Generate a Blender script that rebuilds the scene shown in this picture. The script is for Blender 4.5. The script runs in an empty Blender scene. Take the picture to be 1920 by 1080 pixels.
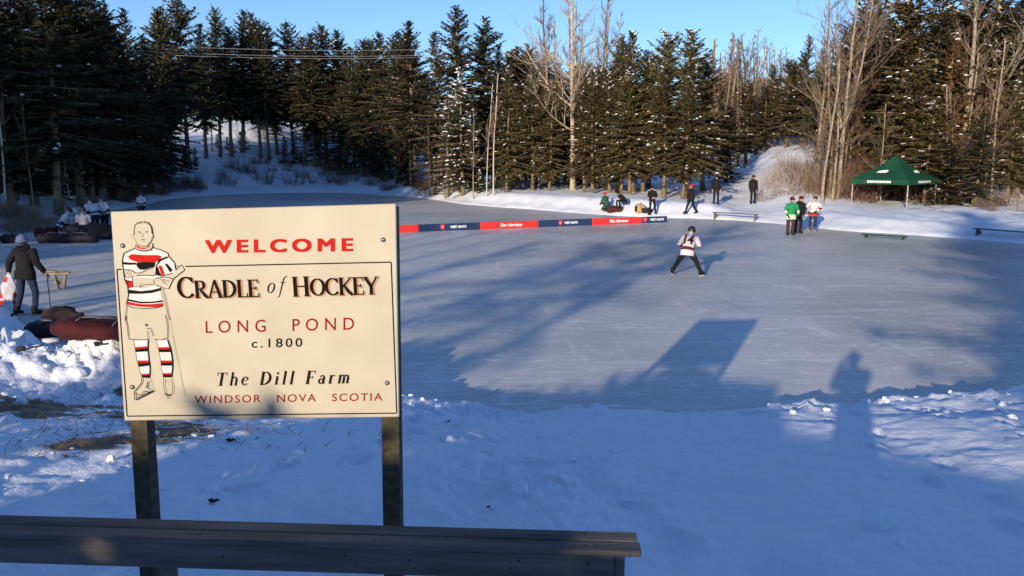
import bpy, math, random
import numpy as np
from mathutils import Vector, Matrix

# ------------------------------------------------------------------ camera, world, sun
S = bpy.context.scene
COL = S.collection
H = 3.25                       # eye height above the ice
PITCH = math.radians(8.67)
F = 1920 * 29.0 / 36.0
cam = bpy.data.cameras.new("camera"); cam.lens = 29.0; cam.sensor_width = 36.0
cam.clip_start = 0.05; cam.clip_end = 3000
camo = bpy.data.objects.new("camera", cam); COL.objects.link(camo)
camo.location = (0, 0, H); camo.rotation_euler = (math.pi/2 - PITCH, 0, 0)
S.camera = camo

SUN_EL = math.radians(11.8); SUN_AZ = math.radians(22.6)
wd = bpy.data.worlds.new("World"); S.world = wd; wd.use_nodes = True
wn = wd.node_tree.nodes; sky = wn.new('ShaderNodeTexSky'); sky.sky_type = 'NISHITA'
sky.sun_disc = False; sky.sun_elevation = SUN_EL; sky.sun_rotation = math.radians(180 + 22.6)
sky.air_density = 1.0; sky.dust_density = 0.1; sky.ozone_density = 5.0
hs_ = wn.new('ShaderNodeHueSaturation'); hs_.inputs['Saturation'].default_value = 0.98; hs_.inputs['Hue'].default_value = 0.509
wd.node_tree.links.new(sky.outputs[0], hs_.inputs['Color']); wd.node_tree.links.new(hs_.outputs[0], wn['Background'].inputs[0])
wn['Background'].inputs[1].default_value = 0.15
sl = bpy.data.lights.new("sun", 'SUN'); sl.energy = 4.6; sl.angle = math.radians(0.53)
sl.color = (1.0, 0.80, 0.59)
so = bpy.data.objects.new("sun", sl); COL.objects.link(so)
LD = Vector((math.sin(SUN_AZ)*math.cos(SUN_EL), math.cos(SUN_AZ)*math.cos(SUN_EL), -math.sin(SUN_EL)))
so.rotation_euler = LD.to_track_quat('-Z', 'Y').to_euler(); so.location = (-20, -40, 30)
S.view_settings.view_transform = 'Standard'; S.view_settings.look = 'None'
S.view_settings.exposure = 0.45; S.view_settings.gamma = 1.0
S.render.engine = 'CYCLES'
S.cycles.max_bounces = 5; S.cycles.diffuse_bounces = 3; S.cycles.glossy_bounces = 2
S.cycles.use_denoising = True

R = random.Random(7)
NR = np.random.default_rng(11)
rad = math.radians

# ------------------------------------------------------------------ photo measurements -> metres
def ray(px, py):
    cx = px - 960; cy = py - 540
    return Vector((cx, F*math.cos(PITCH) - cy*math.sin(PITCH), -(cy*math.cos(PITCH) + F*math.sin(PITCH))))
def U(px, py, z=0.0):
    r = ray(px, py); t = (H - z) / -r.z
    return Vector((r.x*t, r.y*t, z))
def W(px, py, y):
    r = ray(px, py); t = y / r.y
    return Vector((r.x*t, y, H + r.z*t))
def lerp(a, b, t): return a + (b - a)*t
def smooth(t):
    t = np.clip(t, 0, 1); return t*t*(3 - 2*t)

# ------------------------------------------------------------------ materials
MATS = {}
def M(name, c1, c2=None, scale=5.0, rough=0.75, bump=0.0, bscale=30.0, spec=0.3, stretch=(1, 1, 1), metal=0.0, rnd=0.0, lo=0.35, hi=0.65, detail=5.0):
    if name in MATS: return MATS[name]
    m = bpy.data.materials.new(name); m.use_nodes = True; MATS[name] = m
    nt = m.node_tree; N = nt.nodes; L = nt.links; b = N['Principled BSDF']
    b.inputs['Roughness'].default_value = rough; b.inputs['Metallic'].default_value = metal
    b.inputs['Specular IOR Level'].default_value = spec
    b.inputs['Base Color'].default_value = (*c1, 1)
    tc = N.new('ShaderNodeTexCoord'); mp = N.new('ShaderNodeMapping'); mp.inputs['Scale'].default_value = stretch
    L.new(tc.outputs['Object'], mp.inputs[0])
    if c2 is not None:
        n = N.new('ShaderNodeTexNoise'); n.inputs['Scale'].default_value = scale; n.inputs['Detail'].default_value = detail
        L.new(mp.outputs[0], n.inputs['Vector'])
        r = N.new('ShaderNodeValToRGB'); r.color_ramp.elements[0].position = lo; r.color_ramp.elements[1].position = hi
        r.color_ramp.elements[0].color = (*c1, 1); r.color_ramp.elements[1].color = (*c2, 1)
        L.new(n.outputs[0], r.inputs[0]); out = r.outputs[0]
        if rnd:
            oi = N.new('ShaderNodeObjectInfo'); hs = N.new('ShaderNodeHueSaturation')
            mr = N.new('ShaderNodeMapRange'); mr.inputs[3].default_value = 1 - rnd; mr.inputs[4].default_value = 1 + rnd
            L.new(oi.outputs['Random'], mr.inputs[0]); L.new(mr.outputs[0], hs.inputs['Value'])
            mr2 = N.new('ShaderNodeMapRange'); mr2.inputs[3].default_value = 0.5 - rnd*0.08; mr2.inputs[4].default_value = 0.5 + rnd*0.05
            ml = N.new('ShaderNodeMath'); ml.operation = 'FRACT'; mm = N.new('ShaderNodeMath'); mm.operation = 'MULTIPLY'; mm.inputs[1].default_value = 7.31
            L.new(oi.outputs['Random'], mm.inputs[0]); L.new(mm.outputs[0], ml.inputs[0]); L.new(ml.outputs[0], mr2.inputs[0]); L.new(mr2.outputs[0], hs.inputs['Hue'])
            L.new(out, hs.inputs['Color']); out = hs.outputs[0]
        L.new(out, b.inputs['Base Color'])
    if bump:
        n2 = N.new('ShaderNodeTexNoise'); n2.inputs['Scale'].default_value = bscale; n2.inputs['Detail'].default_value = 6
        L.new(mp.outputs[0], n2.inputs['Vector'])
        bp = N.new('ShaderNodeBump'); bp.inputs['Strength'].default_value = bump; bp.inputs['Distance'].default_value = 0.02
        L.new(n2.outputs[0], bp.inputs['Height']); L.new(bp.outputs[0], b.inputs['Normal'])
    return m

def nodes_of(m): return m.node_tree.nodes, m.node_tree.links, m.node_tree.nodes['Principled BSDF']
def mixrgb(N, L, fac, a, b):
    x = N.new('ShaderNodeMix'); x.data_type = 'RGBA'
    for s, v in ((0, fac), (6, a), (7, b)):
        if hasattr(v, 'is_linked'): L.new(v, x.inputs[s])
        elif isinstance(v, tuple): x.inputs[s].default_value = (*v, 1)
        else: x.inputs[s].default_value = v
    return x.outputs[2]
def ramp(N, L, inp, a, b):
    r = N.new('ShaderNodeMapRange'); r.interpolation_type = 'SMOOTHSTEP'
    r.inputs[1].default_value = a; r.inputs[2].default_value = b; L.new(inp, r.inputs[0]); return r.outputs[0]
def math_(N, L, op, a, b):
    x = N.new('ShaderNodeMath'); x.operation = op
    for i, v in enumerate((a, b)):
        if hasattr(v, 'is_linked'): L.new(v, x.inputs[i])
        else: x.inputs[i].default_value = v
    return x.outputs[0]
def noise(N, L, vec, scale, detail=5.0, stretch=None, rot=0.0, rough=0.55):
    n = N.new('ShaderNodeTexNoise'); n.inputs['Scale'].default_value = scale; n.inputs['Detail'].default_value = detail; n.inputs['Roughness'].default_value = rough
    if stretch:
        mp = N.new('ShaderNodeMapping'); mp.inputs['Scale'].default_value = stretch; mp.inputs['Rotation'].default_value = (0, 0, rot)
        L.new(vec, mp.inputs[0]); vec = mp.outputs[0]
    L.new(vec, n.inputs['Vector']); return n.outputs[0]

SNOWC = (0.79, 0.87, 0.93)
def snow_material():
    m = M('snow', SNOWC, rough=0.6, spec=0.25); N, L, b = nodes_of(m)
    tc = N.new('ShaderNodeTexCoord').outputs['Object']
    geo = N.new('ShaderNodeNewGeometry').outputs['Position']
    at = N.new('ShaderNodeAttribute'); at.attribute_name = 'dirt'
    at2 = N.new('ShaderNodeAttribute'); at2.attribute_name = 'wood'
    n1 = noise(N, L, geo, 1.9, 8, (0.8, 1.9, 1.0), 0.15, 0.66)
    f1 = math_(N, L, 'ADD', n1, at.outputs['Fac'])
    dirt = ramp(N, L, f1, 1.0, 1.06)
    soil = mixrgb(N, L, noise(N, L, geo, 9, 5), (0.07, 0.052, 0.034), (0.30, 0.225, 0.13))
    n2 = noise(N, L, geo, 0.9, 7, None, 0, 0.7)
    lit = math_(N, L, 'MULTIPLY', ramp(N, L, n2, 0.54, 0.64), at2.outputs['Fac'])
    snowv = mixrgb(N, L, noise(N, L, geo, 0.6, 4), (0.76, 0.84, 0.91), (0.84, 0.90, 0.95))
    c = mixrgb(N, L, dirt, snowv, soil)
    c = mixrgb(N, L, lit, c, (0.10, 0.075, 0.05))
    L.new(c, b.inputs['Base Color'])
    bp = N.new('ShaderNodeBump'); bp.inputs['Strength'].default_value = 0.55; bp.inputs['Distance'].default_value = 0.05
    hh = math_(N, L, 'ADD', noise(N, L, geo, 7, 8, None, 0, 0.6), math_(N, L, 'MULTIPLY', noise(N, L, geo, 45, 4), 0.3))
    L.new(hh, bp.inputs['Height']); L.new(bp.outputs[0], b.inputs['Normal'])
    return m

def ice_material():
    m = M('ice', (0.36, 0.39, 0.44), rough=0.42, spec=0.22); N, L, b = nodes_of(m)
    geo = N.new('ShaderNodeNewGeometry').outputs['Position']
    big = noise(N, L, geo, 0.11, 5, (1, 1, 1), 0.3, 0.6)
    c = mixrgb(N, L, ramp(N, L, big, 0.36, 0.66), (0.42, 0.45, 0.42), (0.60, 0.615, 0.58))
    # shaved-ice dust dragged by skates
    s1 = noise(N, L, geo, 1.1, 8, (0.5, 1.7, 1), 0.45, 0.66)
    s2 = noise(N, L, geo, 1.2, 8, (2.0, 0.3, 1), 0.35, 0.62)
    c = mixrgb(N, L, math_(N, L, 'MULTIPLY', ramp(N, L, s1, 0.50, 0.72), 0.38), c, (0.84, 0.85, 0.87))
    c = mixrgb(N, L, math_(N, L, 'MULTIPLY', ramp(N, L, s2, 0.55, 0.72), 0.5), c, (0.82, 0.84, 0.87))
    # thin scratches
    for k, (st, ro) in enumerate((((0.25, 3.2, 1), 0.75), ((0.3, 3.6, 1), -0.7), ((0.2, 3.0, 1), 1.3), ((0.22, 2.6, 1), 2.1))):
        n = noise(N, L, geo, 1.5, 2, st, ro, 0.4)
        band = math_(N, L, 'SUBTRACT', 1.0, ramp(N, L, math_(N, L, 'ABSOLUTE', math_(N, L, 'SUBTRACT', n, 0.5), 0.0), 0.0, 0.006))
        patch = ramp(N, L, noise(N, L, geo, 0.35, 3, (1, 1, 1), k*1.7), 0.36, 0.5)
        c = mixrgb(N, L, math_(N, L, 'MULTIPLY', math_(N, L, 'MULTIPLY', band, patch), 0.95), c, (0.93, 0.94, 0.95))
    L.new(c, b.inputs['Base Color'])
    rg = N.new('ShaderNodeMapRange'); rg.inputs[3].default_value = 0.26; rg.inputs[4].default_value = 0.48
    L.new(big, rg.inputs[0]); L.new(rg.outputs[0], b.inputs['Roughness'])
    bp = N.new('ShaderNodeBump'); bp.inputs['Strength'].default_value = 0.22; bp.inputs['Distance'].default_value = 0.02
    L.new(math_(N, L, 'ADD', s1, math_(N, L, 'MULTIPLY', noise(N, L, geo, 6, 6), 0.5)), bp.inputs['Height']); L.new(bp.outputs[0], b.inputs['Normal'])
    return m

SNOW = snow_material(); ICE = ice_material()
SNOWLOAD = M('snow_on_branches', (0.80, 0.84, 0.90), rough=0.7)
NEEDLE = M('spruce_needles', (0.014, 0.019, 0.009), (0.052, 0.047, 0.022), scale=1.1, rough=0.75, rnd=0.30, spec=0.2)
NEEDLE2 = M('sunlit_olive_needles', (0.032, 0.031, 0.012), (0.105, 0.080, 0.031), scale=1.1, rough=0.75, rnd=0.28, spec=0.2)  # lighter, warmer needle copy; the sunlit look is put into the colour
RUST = M('browned_needles', (0.07, 0.035, 0.014), (0.17, 0.085, 0.03), scale=1.3, rough=0.8, rnd=0.15, spec=0.2)
BARK = M('spruce_bark', (0.10, 0.075, 0.05), (0.26, 0.20, 0.13), scale=6, rough=0.9, bump=0.6, bscale=12, stretch=(3, 3, 0.7))
BARKL = M('pale_bark', (0.16, 0.13, 0.09), (0.36, 0.30, 0.215), scale=5, rough=0.85, bump=0.4, bscale=10, stretch=(2, 2, 1.2))
BIRCH = M('birch_bark', (0.30, 0.27, 0.23), (0.62, 0.57, 0.50), scale=6, rough=0.8, stretch=(1, 1, 4))
TWIG = M('twigs', (0.13, 0.10, 0.07), (0.25, 0.195, 0.14), scale=2, rough=0.9, rnd=0.2)
TWIGB = M('brown_twigs', (0.11, 0.07, 0.045), (0.22, 0.14, 0.09), scale=2, rough=0.9, rnd=0.2)
FROST = M('frosted_twigs', (0.28, 0.24, 0.21), (0.50, 0.46, 0.43), scale=3, rough=0.9, rnd=0.1)
WOODG = M('weathered_wood', (0.060, 0.056, 0.050), (0.19, 0.175, 0.155), scale=4, rough=0.8, bump=0.5, bscale=14, stretch=(0.5, 5, 5), lo=0.25, hi=0.8)
POSTW = M('treated_post_wood', (0.045, 0.038, 0.022), (0.085, 0.072, 0.040), scale=6, rough=0.85, bump=0.5, bscale=12, stretch=(5, 5, 0.5))
CREAM = M('cream_painted_board', (0.40, 0.375, 0.285), (0.452, 0.425, 0.33), scale=4, rough=0.55, spec=0.35)
BLACKP = M('black_paint', (0.008, 0.007, 0.006), rough=0.8, spec=0.08)
REDP = M('red_paint', (0.42, 0.012, 0.008), rough=0.7, spec=0.1)
DREDP = M('dark_red_paint', (0.22, 0.008, 0.008), rough=0.7, spec=0.1)
WHITEP = M('white_paint', (0.58, 0.56, 0.55), rough=0.6)
TANP = M('tan_shade_paint', (0.42, 0.21, 0.12), rough=0.6)
GREYP = M('thin_tan_outline_paint', (0.33, 0.25, 0.16), rough=0.6)
STEEL = M('steel', (0.35, 0.33, 0.30), rough=0.35, metal=0.8)
BREDV = M('red_vinyl', (0.72, 0.035, 0.03), rough=0.55)
BNAVY = M('navy_vinyl', (0.018, 0.040, 0.115), rough=0.55)
BWHT = M('white_vinyl', (0.80, 0.80, 0.80), rough=0.55)

# ------------------------------------------------------------------ objects
def tag(o, label=None, cat=None, group=None, kind=None):
    if label: o['label'] = label
    if cat: o['category'] = cat
    if group: o['group'] = group
    if kind: o['kind'] = kind
    return o
def thing(name, label, cat, loc=(0, 0, 0), rz=0.0, group=None, scale=None):
    o = bpy.data.objects.new(name, None); COL.objects.link(o); o.empty_display_size = 0.2
    o.location = loc; o.rotation_euler = (0, 0, rz)
    if scale: o.scale = scale
    return tag(o, label, cat, group)
def link(name, me, parent=None, loc=None):
    o = bpy.data.objects.new(name, me); COL.objects.link(o)
    if parent: o.parent = parent
    if loc is not None: o.location = loc
    return o
def mesh_np(name, V, faces, mats, mi=None, smoothf=False):
    """V (n,3); faces: list of (m,k) int arrays"""
    me = bpy.data.meshes.new(name); V = np.asarray(V, np.float32)
    me.vertices.add(len(V)); me.vertices.foreach_set('co', V.ravel())
    loops = np.concatenate([f.ravel() for f in faces]).astype(np.int32)
    tot = np.concatenate([np.full(len(f), f.shape[1], np.int32) for f in faces])
    st = np.concatenate([[0], np.cumsum(tot)[:-1]]).astype(np.int32)
    me.loops.add(len(loops)); me.loops.foreach_set('vertex_index', loops)
    me.polygons.add(len(tot)); me.polygons.foreach_set('loop_start', st); me.polygons.foreach_set('loop_total', tot)
    for m in mats: me.materials.append(m)
    if mi is not None: me.polygons.foreach_set('material_index', np.asarray(mi, np.int32))
    if smoothf: me.polygons.foreach_set('use_smooth', np.ones(len(tot), bool))
    me.update(calc_edges=True); me.validate()
    return me

class MB:
    def __init__(s): s.v = []; s.f = []; s.m = []; s.s = []
    def add(s, V, Fc, mi=0, sm=False):
        o = len(s.v); s.v += [tuple(p) for p in V]; s.f += [tuple(i + o for i in f) for f in Fc]; s.m += [mi]*len(Fc); s.s += [sm]*len(Fc); return s
    def box(s, c, d, mi=0, rot=None, bev=0.0):
        """box of size d about c, edges chamfered by bev"""
        hx, hy, hz = d[0]/2, d[1]/2, d[2]/2
        b = min(bev, hx*0.9, hy*0.9, hz*0.9)
        if b <= 0:
            V = [Vector((x*hx, y*hy, z*hz)) for z in (-1, 1) for y in (-1, 1) for x in (-1, 1)]
            Fc = [(0, 2, 3, 1), (4, 5, 7, 6), (0, 1, 5, 4), (2, 6, 7, 3), (0, 4, 6, 2), (1, 3, 7, 5)]
        else:
            V = []; ix = {}
            for sx in (-1, 1):
                for sy in (-1, 1):
                    for sz in (-1, 1):
                        for k, e in enumerate(((hx, hy-b, hz-b), (hx-b, hy, hz-b), (hx-b, hy-b, hz))):
                            ix[(sx, sy, sz, k)] = len(V); V.append(Vector((sx*e[0], sy*e[1], sz*e[2])))
            Fc = []
            for k in range(3):
                for sg in (-1, 1):
                    q = []
                    for a, c2 in ((-1, -1), (1, -1), (1, 1), (-1, 1)):
                        t = [0, 0, 0]; t[k] = sg; t[(k+1) % 3] = a; t[(k+2) % 3] = c2
                        q.append(ix[(*t, k)])
                    Fc.append(tuple(q if sg > 0 else q[::-1]))
            for k in range(3):
                i, j = (k+1) % 3, (k+2) % 3
                for a in (-1, 1):
                    for c2 in (-1, 1):
                        t0 = [0, 0, 0]; t1 = [0, 0, 0]
                        t0[k] = -1; t1[k] = 1; t0[i] = t1[i] = a; t0[j] = t1[j] = c2
                        q = [ix[(*t0, i)], ix[(*t1, i)], ix[(*t1, j)], ix[(*t0, j)]]
                        Fc.append(tuple(q if a*c2 < 0 else q[::-1]))
            for sx in (-1, 1):
                for sy in (-1, 1):
                    for sz in (-1, 1):
                        q = [ix[(sx, sy, sz, k)] for k in range(3)]
                        Fc.append(tuple(q if sx*sy*sz > 0 else q[::-1]))
        c = Vector(c)
        if rot is not None: V = [rot @ v for v in V]
        return s.add([v + c for v in V], Fc, mi)
    def tube(s, pts, radii, n=8, mi=0, caps=True, sm=True, flat=1.0, ax=None):
        pts = [Vector(p) for p in pts]
        if not hasattr(radii, '__len__'): radii = [radii]*len(pts)
        V = []; prev = Vector(ax) if ax is not None else None
        for i, p in enumerate(pts):
            d = (pts[min(i+1, len(pts)-1)] - pts[max(i-1, 0)])
            d = d.normalized() if d.length > 1e-9 else Vector((0, 0, 1))
            if prev is None: prev = d.orthogonal()
            u = (prev - d*prev.dot(d))
            u = u.normalized() if u.length > 1e-6 else d.orthogonal().normalized()
            w = d.cross(u); prev = u
            for k in range(n):
                a = 2*math.pi*k/n
                V.append(p + (u*math.cos(a) + w*math.sin(a)*flat)*radii[i])
        Fc = [(i*n+k, i*n+(k+1) % n, (i+1)*n+(k+1) % n, (i+1)*n+k) for i in range(len(pts)-1) for k in range(n)]
        if caps: Fc += [tuple(range(n))[::-1], tuple((len(pts)-1)*n+k for k in range(n))]
        return s.add(V, Fc, mi, sm)
    def ball(s, c, r, mi=0, n=10, m=6, sm=True, jit=0.0, rnd=None):
        c = Vector(c); r = Vector(r) if hasattr(r, '__len__') else Vector((r, r, r))
        V = [c + Vector((0, 0, -r.z))]
        for j in range(1, m):
            th = math.pi*j/m - math.pi/2
            for k in range(n):
                a = 2*math.pi*k/n; q = 1 + (rnd.uniform(-jit, jit) if jit else 0)
                V.append(c + Vector((r.x*math.cos(th)*math.cos(a)*q, r.y*math.cos(th)*math.sin(a)*q, r.z*math.sin(th)*q)))
        V.append(c + Vector((0, 0, r.z)))
        Fc = [(0, 1+(k+1) % n, 1+k) for k in range(n)]
        Fc += [(1+j*n+k, 1+j*n+(k+1) % n, 1+(j+1)*n+(k+1) % n, 1+(j+1)*n+k) for j in range(m-2) for k in range(n)]
        t = len(V)-1; Fc += [(t, 1+(m-2)*n+k, 1+(m-2)*n+(k+1) % n) for k in range(n)]
        return s.add(V, Fc, mi, sm)
    def mesh(s, name, mats):
        me = bpy.data.meshes.new(name); me.from_pydata([tuple(v) for v in s.v], [], s.f)
        mats = mats if isinstance(mats, (list, tuple)) else [mats]
        for m in mats: me.materials.append(m)
        me.polygons.foreach_set('material_index', s.m); me.polygons.foreach_set('use_smooth', s.s); me.update(); return me
    def build(s, name, mats, parent=None, loc=None): return link(name, s.mesh(name, mats), parent, loc)

# ------------------------------------------------------------------ value noise
def _h(ix, iy, seed):
    n = (ix*374761393 + iy*668265263 + seed*974634777) & 0xffffffff
    n = ((n ^ (n >> 13))*1274126177) & 0xffffffff
    return ((n ^ (n >> 16)) & 0xffff)/65535.0
def vnoise(x, y, seed=0):
    ix = np.floor(x).astype(np.int64); iy = np.floor(y).astype(np.int64); fx = x - ix; fy = y - iy
    fx = fx*fx*fx*(fx*(fx*6-15)+10); fy = fy*fy*fy*(fy*(fy*6-15)+10)
    return (_h(ix, iy, seed)*(1-fx) + _h(ix+1, iy, seed)*fx)*(1-fy) + (_h(ix, iy+1, seed)*(1-fx) + _h(ix+1, iy+1, seed)*fx)*fy
def fbm(x, y, oct=4, seed=0, gain=0.5):
    v = 0; a = 1; t = 0
    for k in range(oct):
        v = v + a*(vnoise(x, y, seed+k) - 0.5); t += a; a *= gain; x = x*2.03+1.7; y = y*2.03+5.1
    return v/t*2

# ------------------------------------------------------------------ pond outline
EDGE = [(230, 668), (150, 655), (62, 640), (40, 590), (-60, 545), (-160, 480), (-140, 445), (0, 424), (120, 405), (260, 387), (320, 373), (450, 364), (600, 361), (700, 364), (800, 373),
        (880, 384), (1000, 393), (1100, 401), (1180, 406), (1260, 409), (1335, 411), (1450, 419), (1560, 431), (1700, 440), (1830, 450),
        (1950, 461), (2100, 478), (2400, 520), (2560, 620), (2300, 690), (1920, 722), (1750, 738), (1560, 756), (1420, 763), (1200, 767),
        (1000, 766), (900, 756), (760, 742), (500, 715)]
def catmull(P, n=6):
    out = []; K = len(P)
    for i in range(K):
        p0, p1, p2, p3 = (P[(i+j-1) % K] for j in range(4))
        for k in range(n):
            t = k/n
            out.append(0.5*((2*p1) + (p2-p0)*t + (2*p0-5*p1+4*p2-p3)*t*t + (3*p1-p0-3*p2+p3)*t**3))
    return out
POND = np.array([[p.x, p.y] for p in catmull([U(e[0], e[1], .28 if i >= 30 or i < 3 else 0) for i, e in enumerate(EDGE)], 5)])
def pond_d(x, y):
    """signed distance to the pond edge, positive outside"""
    x = np.asarray(x, float).ravel(); y = np.asarray(y, float).ravel(); out = np.empty(len(x))
    A = POND; B = np.roll(POND, -1, 0); E = B - A; LL = (E**2).sum(1) + 1e-12
    for s in range(0, len(x), 20000):
        px = x[s:s+20000, None]; py = y[s:s+20000, None]
        t = np.clip(((px-A[:, 0])*E[:, 0] + (py-A[:, 1])*E[:, 1])/LL, 0, 1)
        dd = np.sqrt(((px-A[:, 0]-t*E[:, 0])**2 + (py-A[:, 1]-t*E[:, 1])**2).min(1))
        c = ((A[:, 1] > py) != (B[:, 1] > py)) & (px < E[:, 0]*(py-A[:, 1])/(E[:, 1]+1e-12) + A[:, 0])
        out[s:s+20000] = np.where(c.sum(1) % 2 == 1, -dd, dd)
    return out
SL_PX = [-400, 0, 200, 300, 360, 480, 560, 640, 740, 850, 1000, 1300, 1380, 1440, 1520, 1620, 1920, 2400]
SL_V = [.03, .05, .10, .20, .27, .27, .22, .17, .10, .04, .03, .035, .08, .14, .14, .05, .03, .03]
def _foot():
    rn = random.Random(15); out = []
    for x0, y0, a0, n in ((3.0, 3.6, -.25, 9), (1.1, 4.6, .5, 9), (-2.3, 5.0, -.7, 9), (5.2, 6.0, .3, 7), (2.2, 9.2, -1.5, 8), (-4.5, 4.6, .3, 9), (4.6, 8.6, -1.2, 6), (0.2, 8.9, 1.4, 7)):
        x, y, a = x0, y0, a0
        for k in range(n):
            sd = .13*(1 if k % 2 else -1); out.append((x+sd*math.cos(a), y+sd*math.sin(a), a+rn.gauss(0, .15))); a += rn.gauss(0, .1); st_ = rn.uniform(.5, .68); x -= math.sin(a)*st_; y += math.cos(a)*st_
    return out
FOOT = _foot()
def ground(x, y, full=False):
    x = np.asarray(x, float); y = np.asarray(y, float); sh = x.shape; x = x.ravel(); y = y.ravel()
    d = pond_d(x, y)
    d = d + 0.22*fbm(x*0.9, y*0.9, 3, 5)
    near = 1 - smooth((y - 11.5)/9)
    left = smooth((-x-2.5)/3.0)
    dn = d*(1 - 0.22*left)
    zn = 0.33*smooth(d/0.45) + 1.05*np.clip(dn/6.9, 0, 1)*(1 - .12*np.exp(-((dn-6.9)/1.2)**2))
    px = 960 + F*x/np.maximum(y, 4)
    sl_ = np.interp(px, SL_PX, SL_V)
    bank = np.interp(px, [0, 600, 800, 1200, 1330, 1380, 1430, 1480, 1600, 1800], [.35, .4, .75, .8, .65, .25, .25, .45, .45, .35])
    zf = 0.10*smooth(d/0.3) + bank*smooth((d-0.2)/2.2) + sl_*np.maximum(d-3, 0)
    zf = np.minimum(zf, 9 + 0*zf)
    z = zn*near + zf*(1-near)
    # snow pushed up by shovels: ridge at the near left
    t = np.clip((x + 11.0)/10.3, 0, 1); ry = lerp(11.6, 9.7, t)
    rid = np.exp(-((y-ry)/0.75)**2)*smooth((-x-1.3)/1.5)*smooth((x+14)/2)
    lump = np.abs(fbm(x*1.5, y*1.5, 5, 21, 0.6))
    z = z + rid*(0.26 + 0.55*lump)
    rough = near*smooth(d/0.8)
    z = z + rough*(0.075*fbm(x*0.9, y*0.9, 5, 3, .55) + 0.030*np.abs(fbm(x*3.0, y*3.0, 4, 9, 0.6))*(1 + 2.2*left))
    # trampled footprints and chunks in the lit patch at the right and behind the sign
    tr = np.exp(-(((x-5.1)/1.8)**2 + ((y-10.3)/1.0)**2)) + 0.8*np.exp(-(((x-3.4)/0.7)**2 + ((y-9.7)/0.6)**2)) + 0.9*np.exp(-(((x+1.8)/2.2)**2 + ((y-9.0)/0.7)**2)) + 0.6*np.exp(-(((x-0.0)/0.9)**2 + ((y-5.6)/1.3)**2))
    z = z + tr*near*smooth(d/0.3)*(0.20*np.abs(fbm(x*2.6, y*2.6, 5, 33, 0.62)) - 0.03)
    z = z + (1-near)*smooth(d/0.6)*(0.16*np.abs(fbm(x*0.7, y*0.7, 4, 41, 0.6)) + 0.5*smooth((d-6)/10)*fbm(x*0.12, y*0.12, 3, 43))
    for fx, fy, fa in FOOT:
        c_, s_ = math.cos(fa), math.sin(fa); m_ = (np.abs(x-fx) < .5) & (np.abs(y-fy) < .5)
        if m_.any():
            ux = (x[m_]-fx)*c_+(y[m_]-fy)*s_; uy = -(x[m_]-fx)*s_+(y[m_]-fy)*c_; q = (ux/.065)**2+(uy/.16)**2
            z[m_] += -0.075*np.exp(-q**1.5)+0.018*np.exp(-((q-2.0)/.9)**2)
    # inside the pond the ground dips under the ice
    z = np.where(d < 0, np.maximum(-0.35, d*0.8 - 0.004), z)
    if full: return z.reshape(sh), d, near, left
    return z.reshape(sh)
def gz(x, y): return float(ground(np.array([x]), np.array([y]))[0])

def build_ground():
    ang = np.concatenate([np.linspace(-180, -44, 40)[:-1], np.linspace(-44, 44, 560), np.linspace(44, 180, 40)[1:-1]])
    r = np.concatenate([[0.4, 0.8, 1.2, 1.6], np.geomspace(2.0, 120, 470), np.geomspace(125, 900, 22)])
    A, Rr = np.meshgrid(np.radians(ang), r); X = Rr*np.sin(A); Y = Rr*np.cos(A)
    Z, d, near, left = ground(X, Y, True)
    n, m = X.shape
    V = np.stack([X.ravel(), Y.ravel(), Z.ravel()], 1)
    i = np.arange(n-1)[:, None]*m; j = np.arange(m)[None, :]; j2 = (j+1) % m
    Q = np.stack([i+j, i+m+j, i+m+j2, i+j2], 2).reshape(-1, 4)[:, ::-1]
    V = np.vstack([V, [[0, 0, 1.38]]]); c = len(V)-1
    T = np.array([[c, (k+1) % m, k] for k in range(m)])
    me = mesh_np('snow_ground', V, [Q, T], [SNOW], smoothf=True)
    x = X.ravel(); y = Y.ravel()
    dirt = 0.47*np.exp(-(((x+4.6)/2.2)**2 + ((y-7.9)/1.0)**2)) + 0.50*np.exp(-(((x+3.5)/1.0)**2 + ((y-6.5)/0.45)**2)) + 0.5*np.exp(-(((x+4.4)/0.45)**2 + ((y-9.3)/0.3)**2)) + 0.36*np.exp(-(((x+2.2)/1.2)**2 + ((y-8.6)/0.5)**2))
    dirt = dirt + 0.03 + 0.44*np.exp(-(((x+5.6)/1.2)**2 + ((y-8.6)/0.5)**2)) + 0.36*np.exp(-(((x+2.9)/0.9)**2 + ((y-7.3)/0.6)**2))
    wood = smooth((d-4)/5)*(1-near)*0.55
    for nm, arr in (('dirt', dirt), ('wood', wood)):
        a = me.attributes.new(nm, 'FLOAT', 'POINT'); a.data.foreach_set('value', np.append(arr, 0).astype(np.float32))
    o = link('ground', me); tag(o, 'snow covered ground around the frozen pond', None, None, 'structure')
    o['category'] = 'ground'
    # ice sheet
    C = POND.mean(0); nrm = np.roll(POND, -1, 0) - np.roll(POND, 1, 0); nrm = np.stack([nrm[:, 1], -nrm[:, 0]], 1)
    nrm /= np.linalg.norm(nrm, axis=1)[:, None]
    test = pond_d(POND[:, 0]+nrm[:, 0]*0.3, POND[:, 1]+nrm[:, 1]*0.3)
    nrm *= np.where(test > 0, 1, -1)[:, None]
    P = POND + nrm*0.9
    me = bpy.data.meshes.new('pond_ice'); me.from_pydata([(p[0], p[1], 0.0) for p in P], [], [tuple(range(len(P)))])
    if me.polygons[0].normal.z < 0: me.flip_normals()
    me.materials.append(ICE); o = link('pond_ice', me); tag(o, 'frozen pond with scratched blue grey ice', 'ice', None, 'structure')
build_ground()

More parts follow.
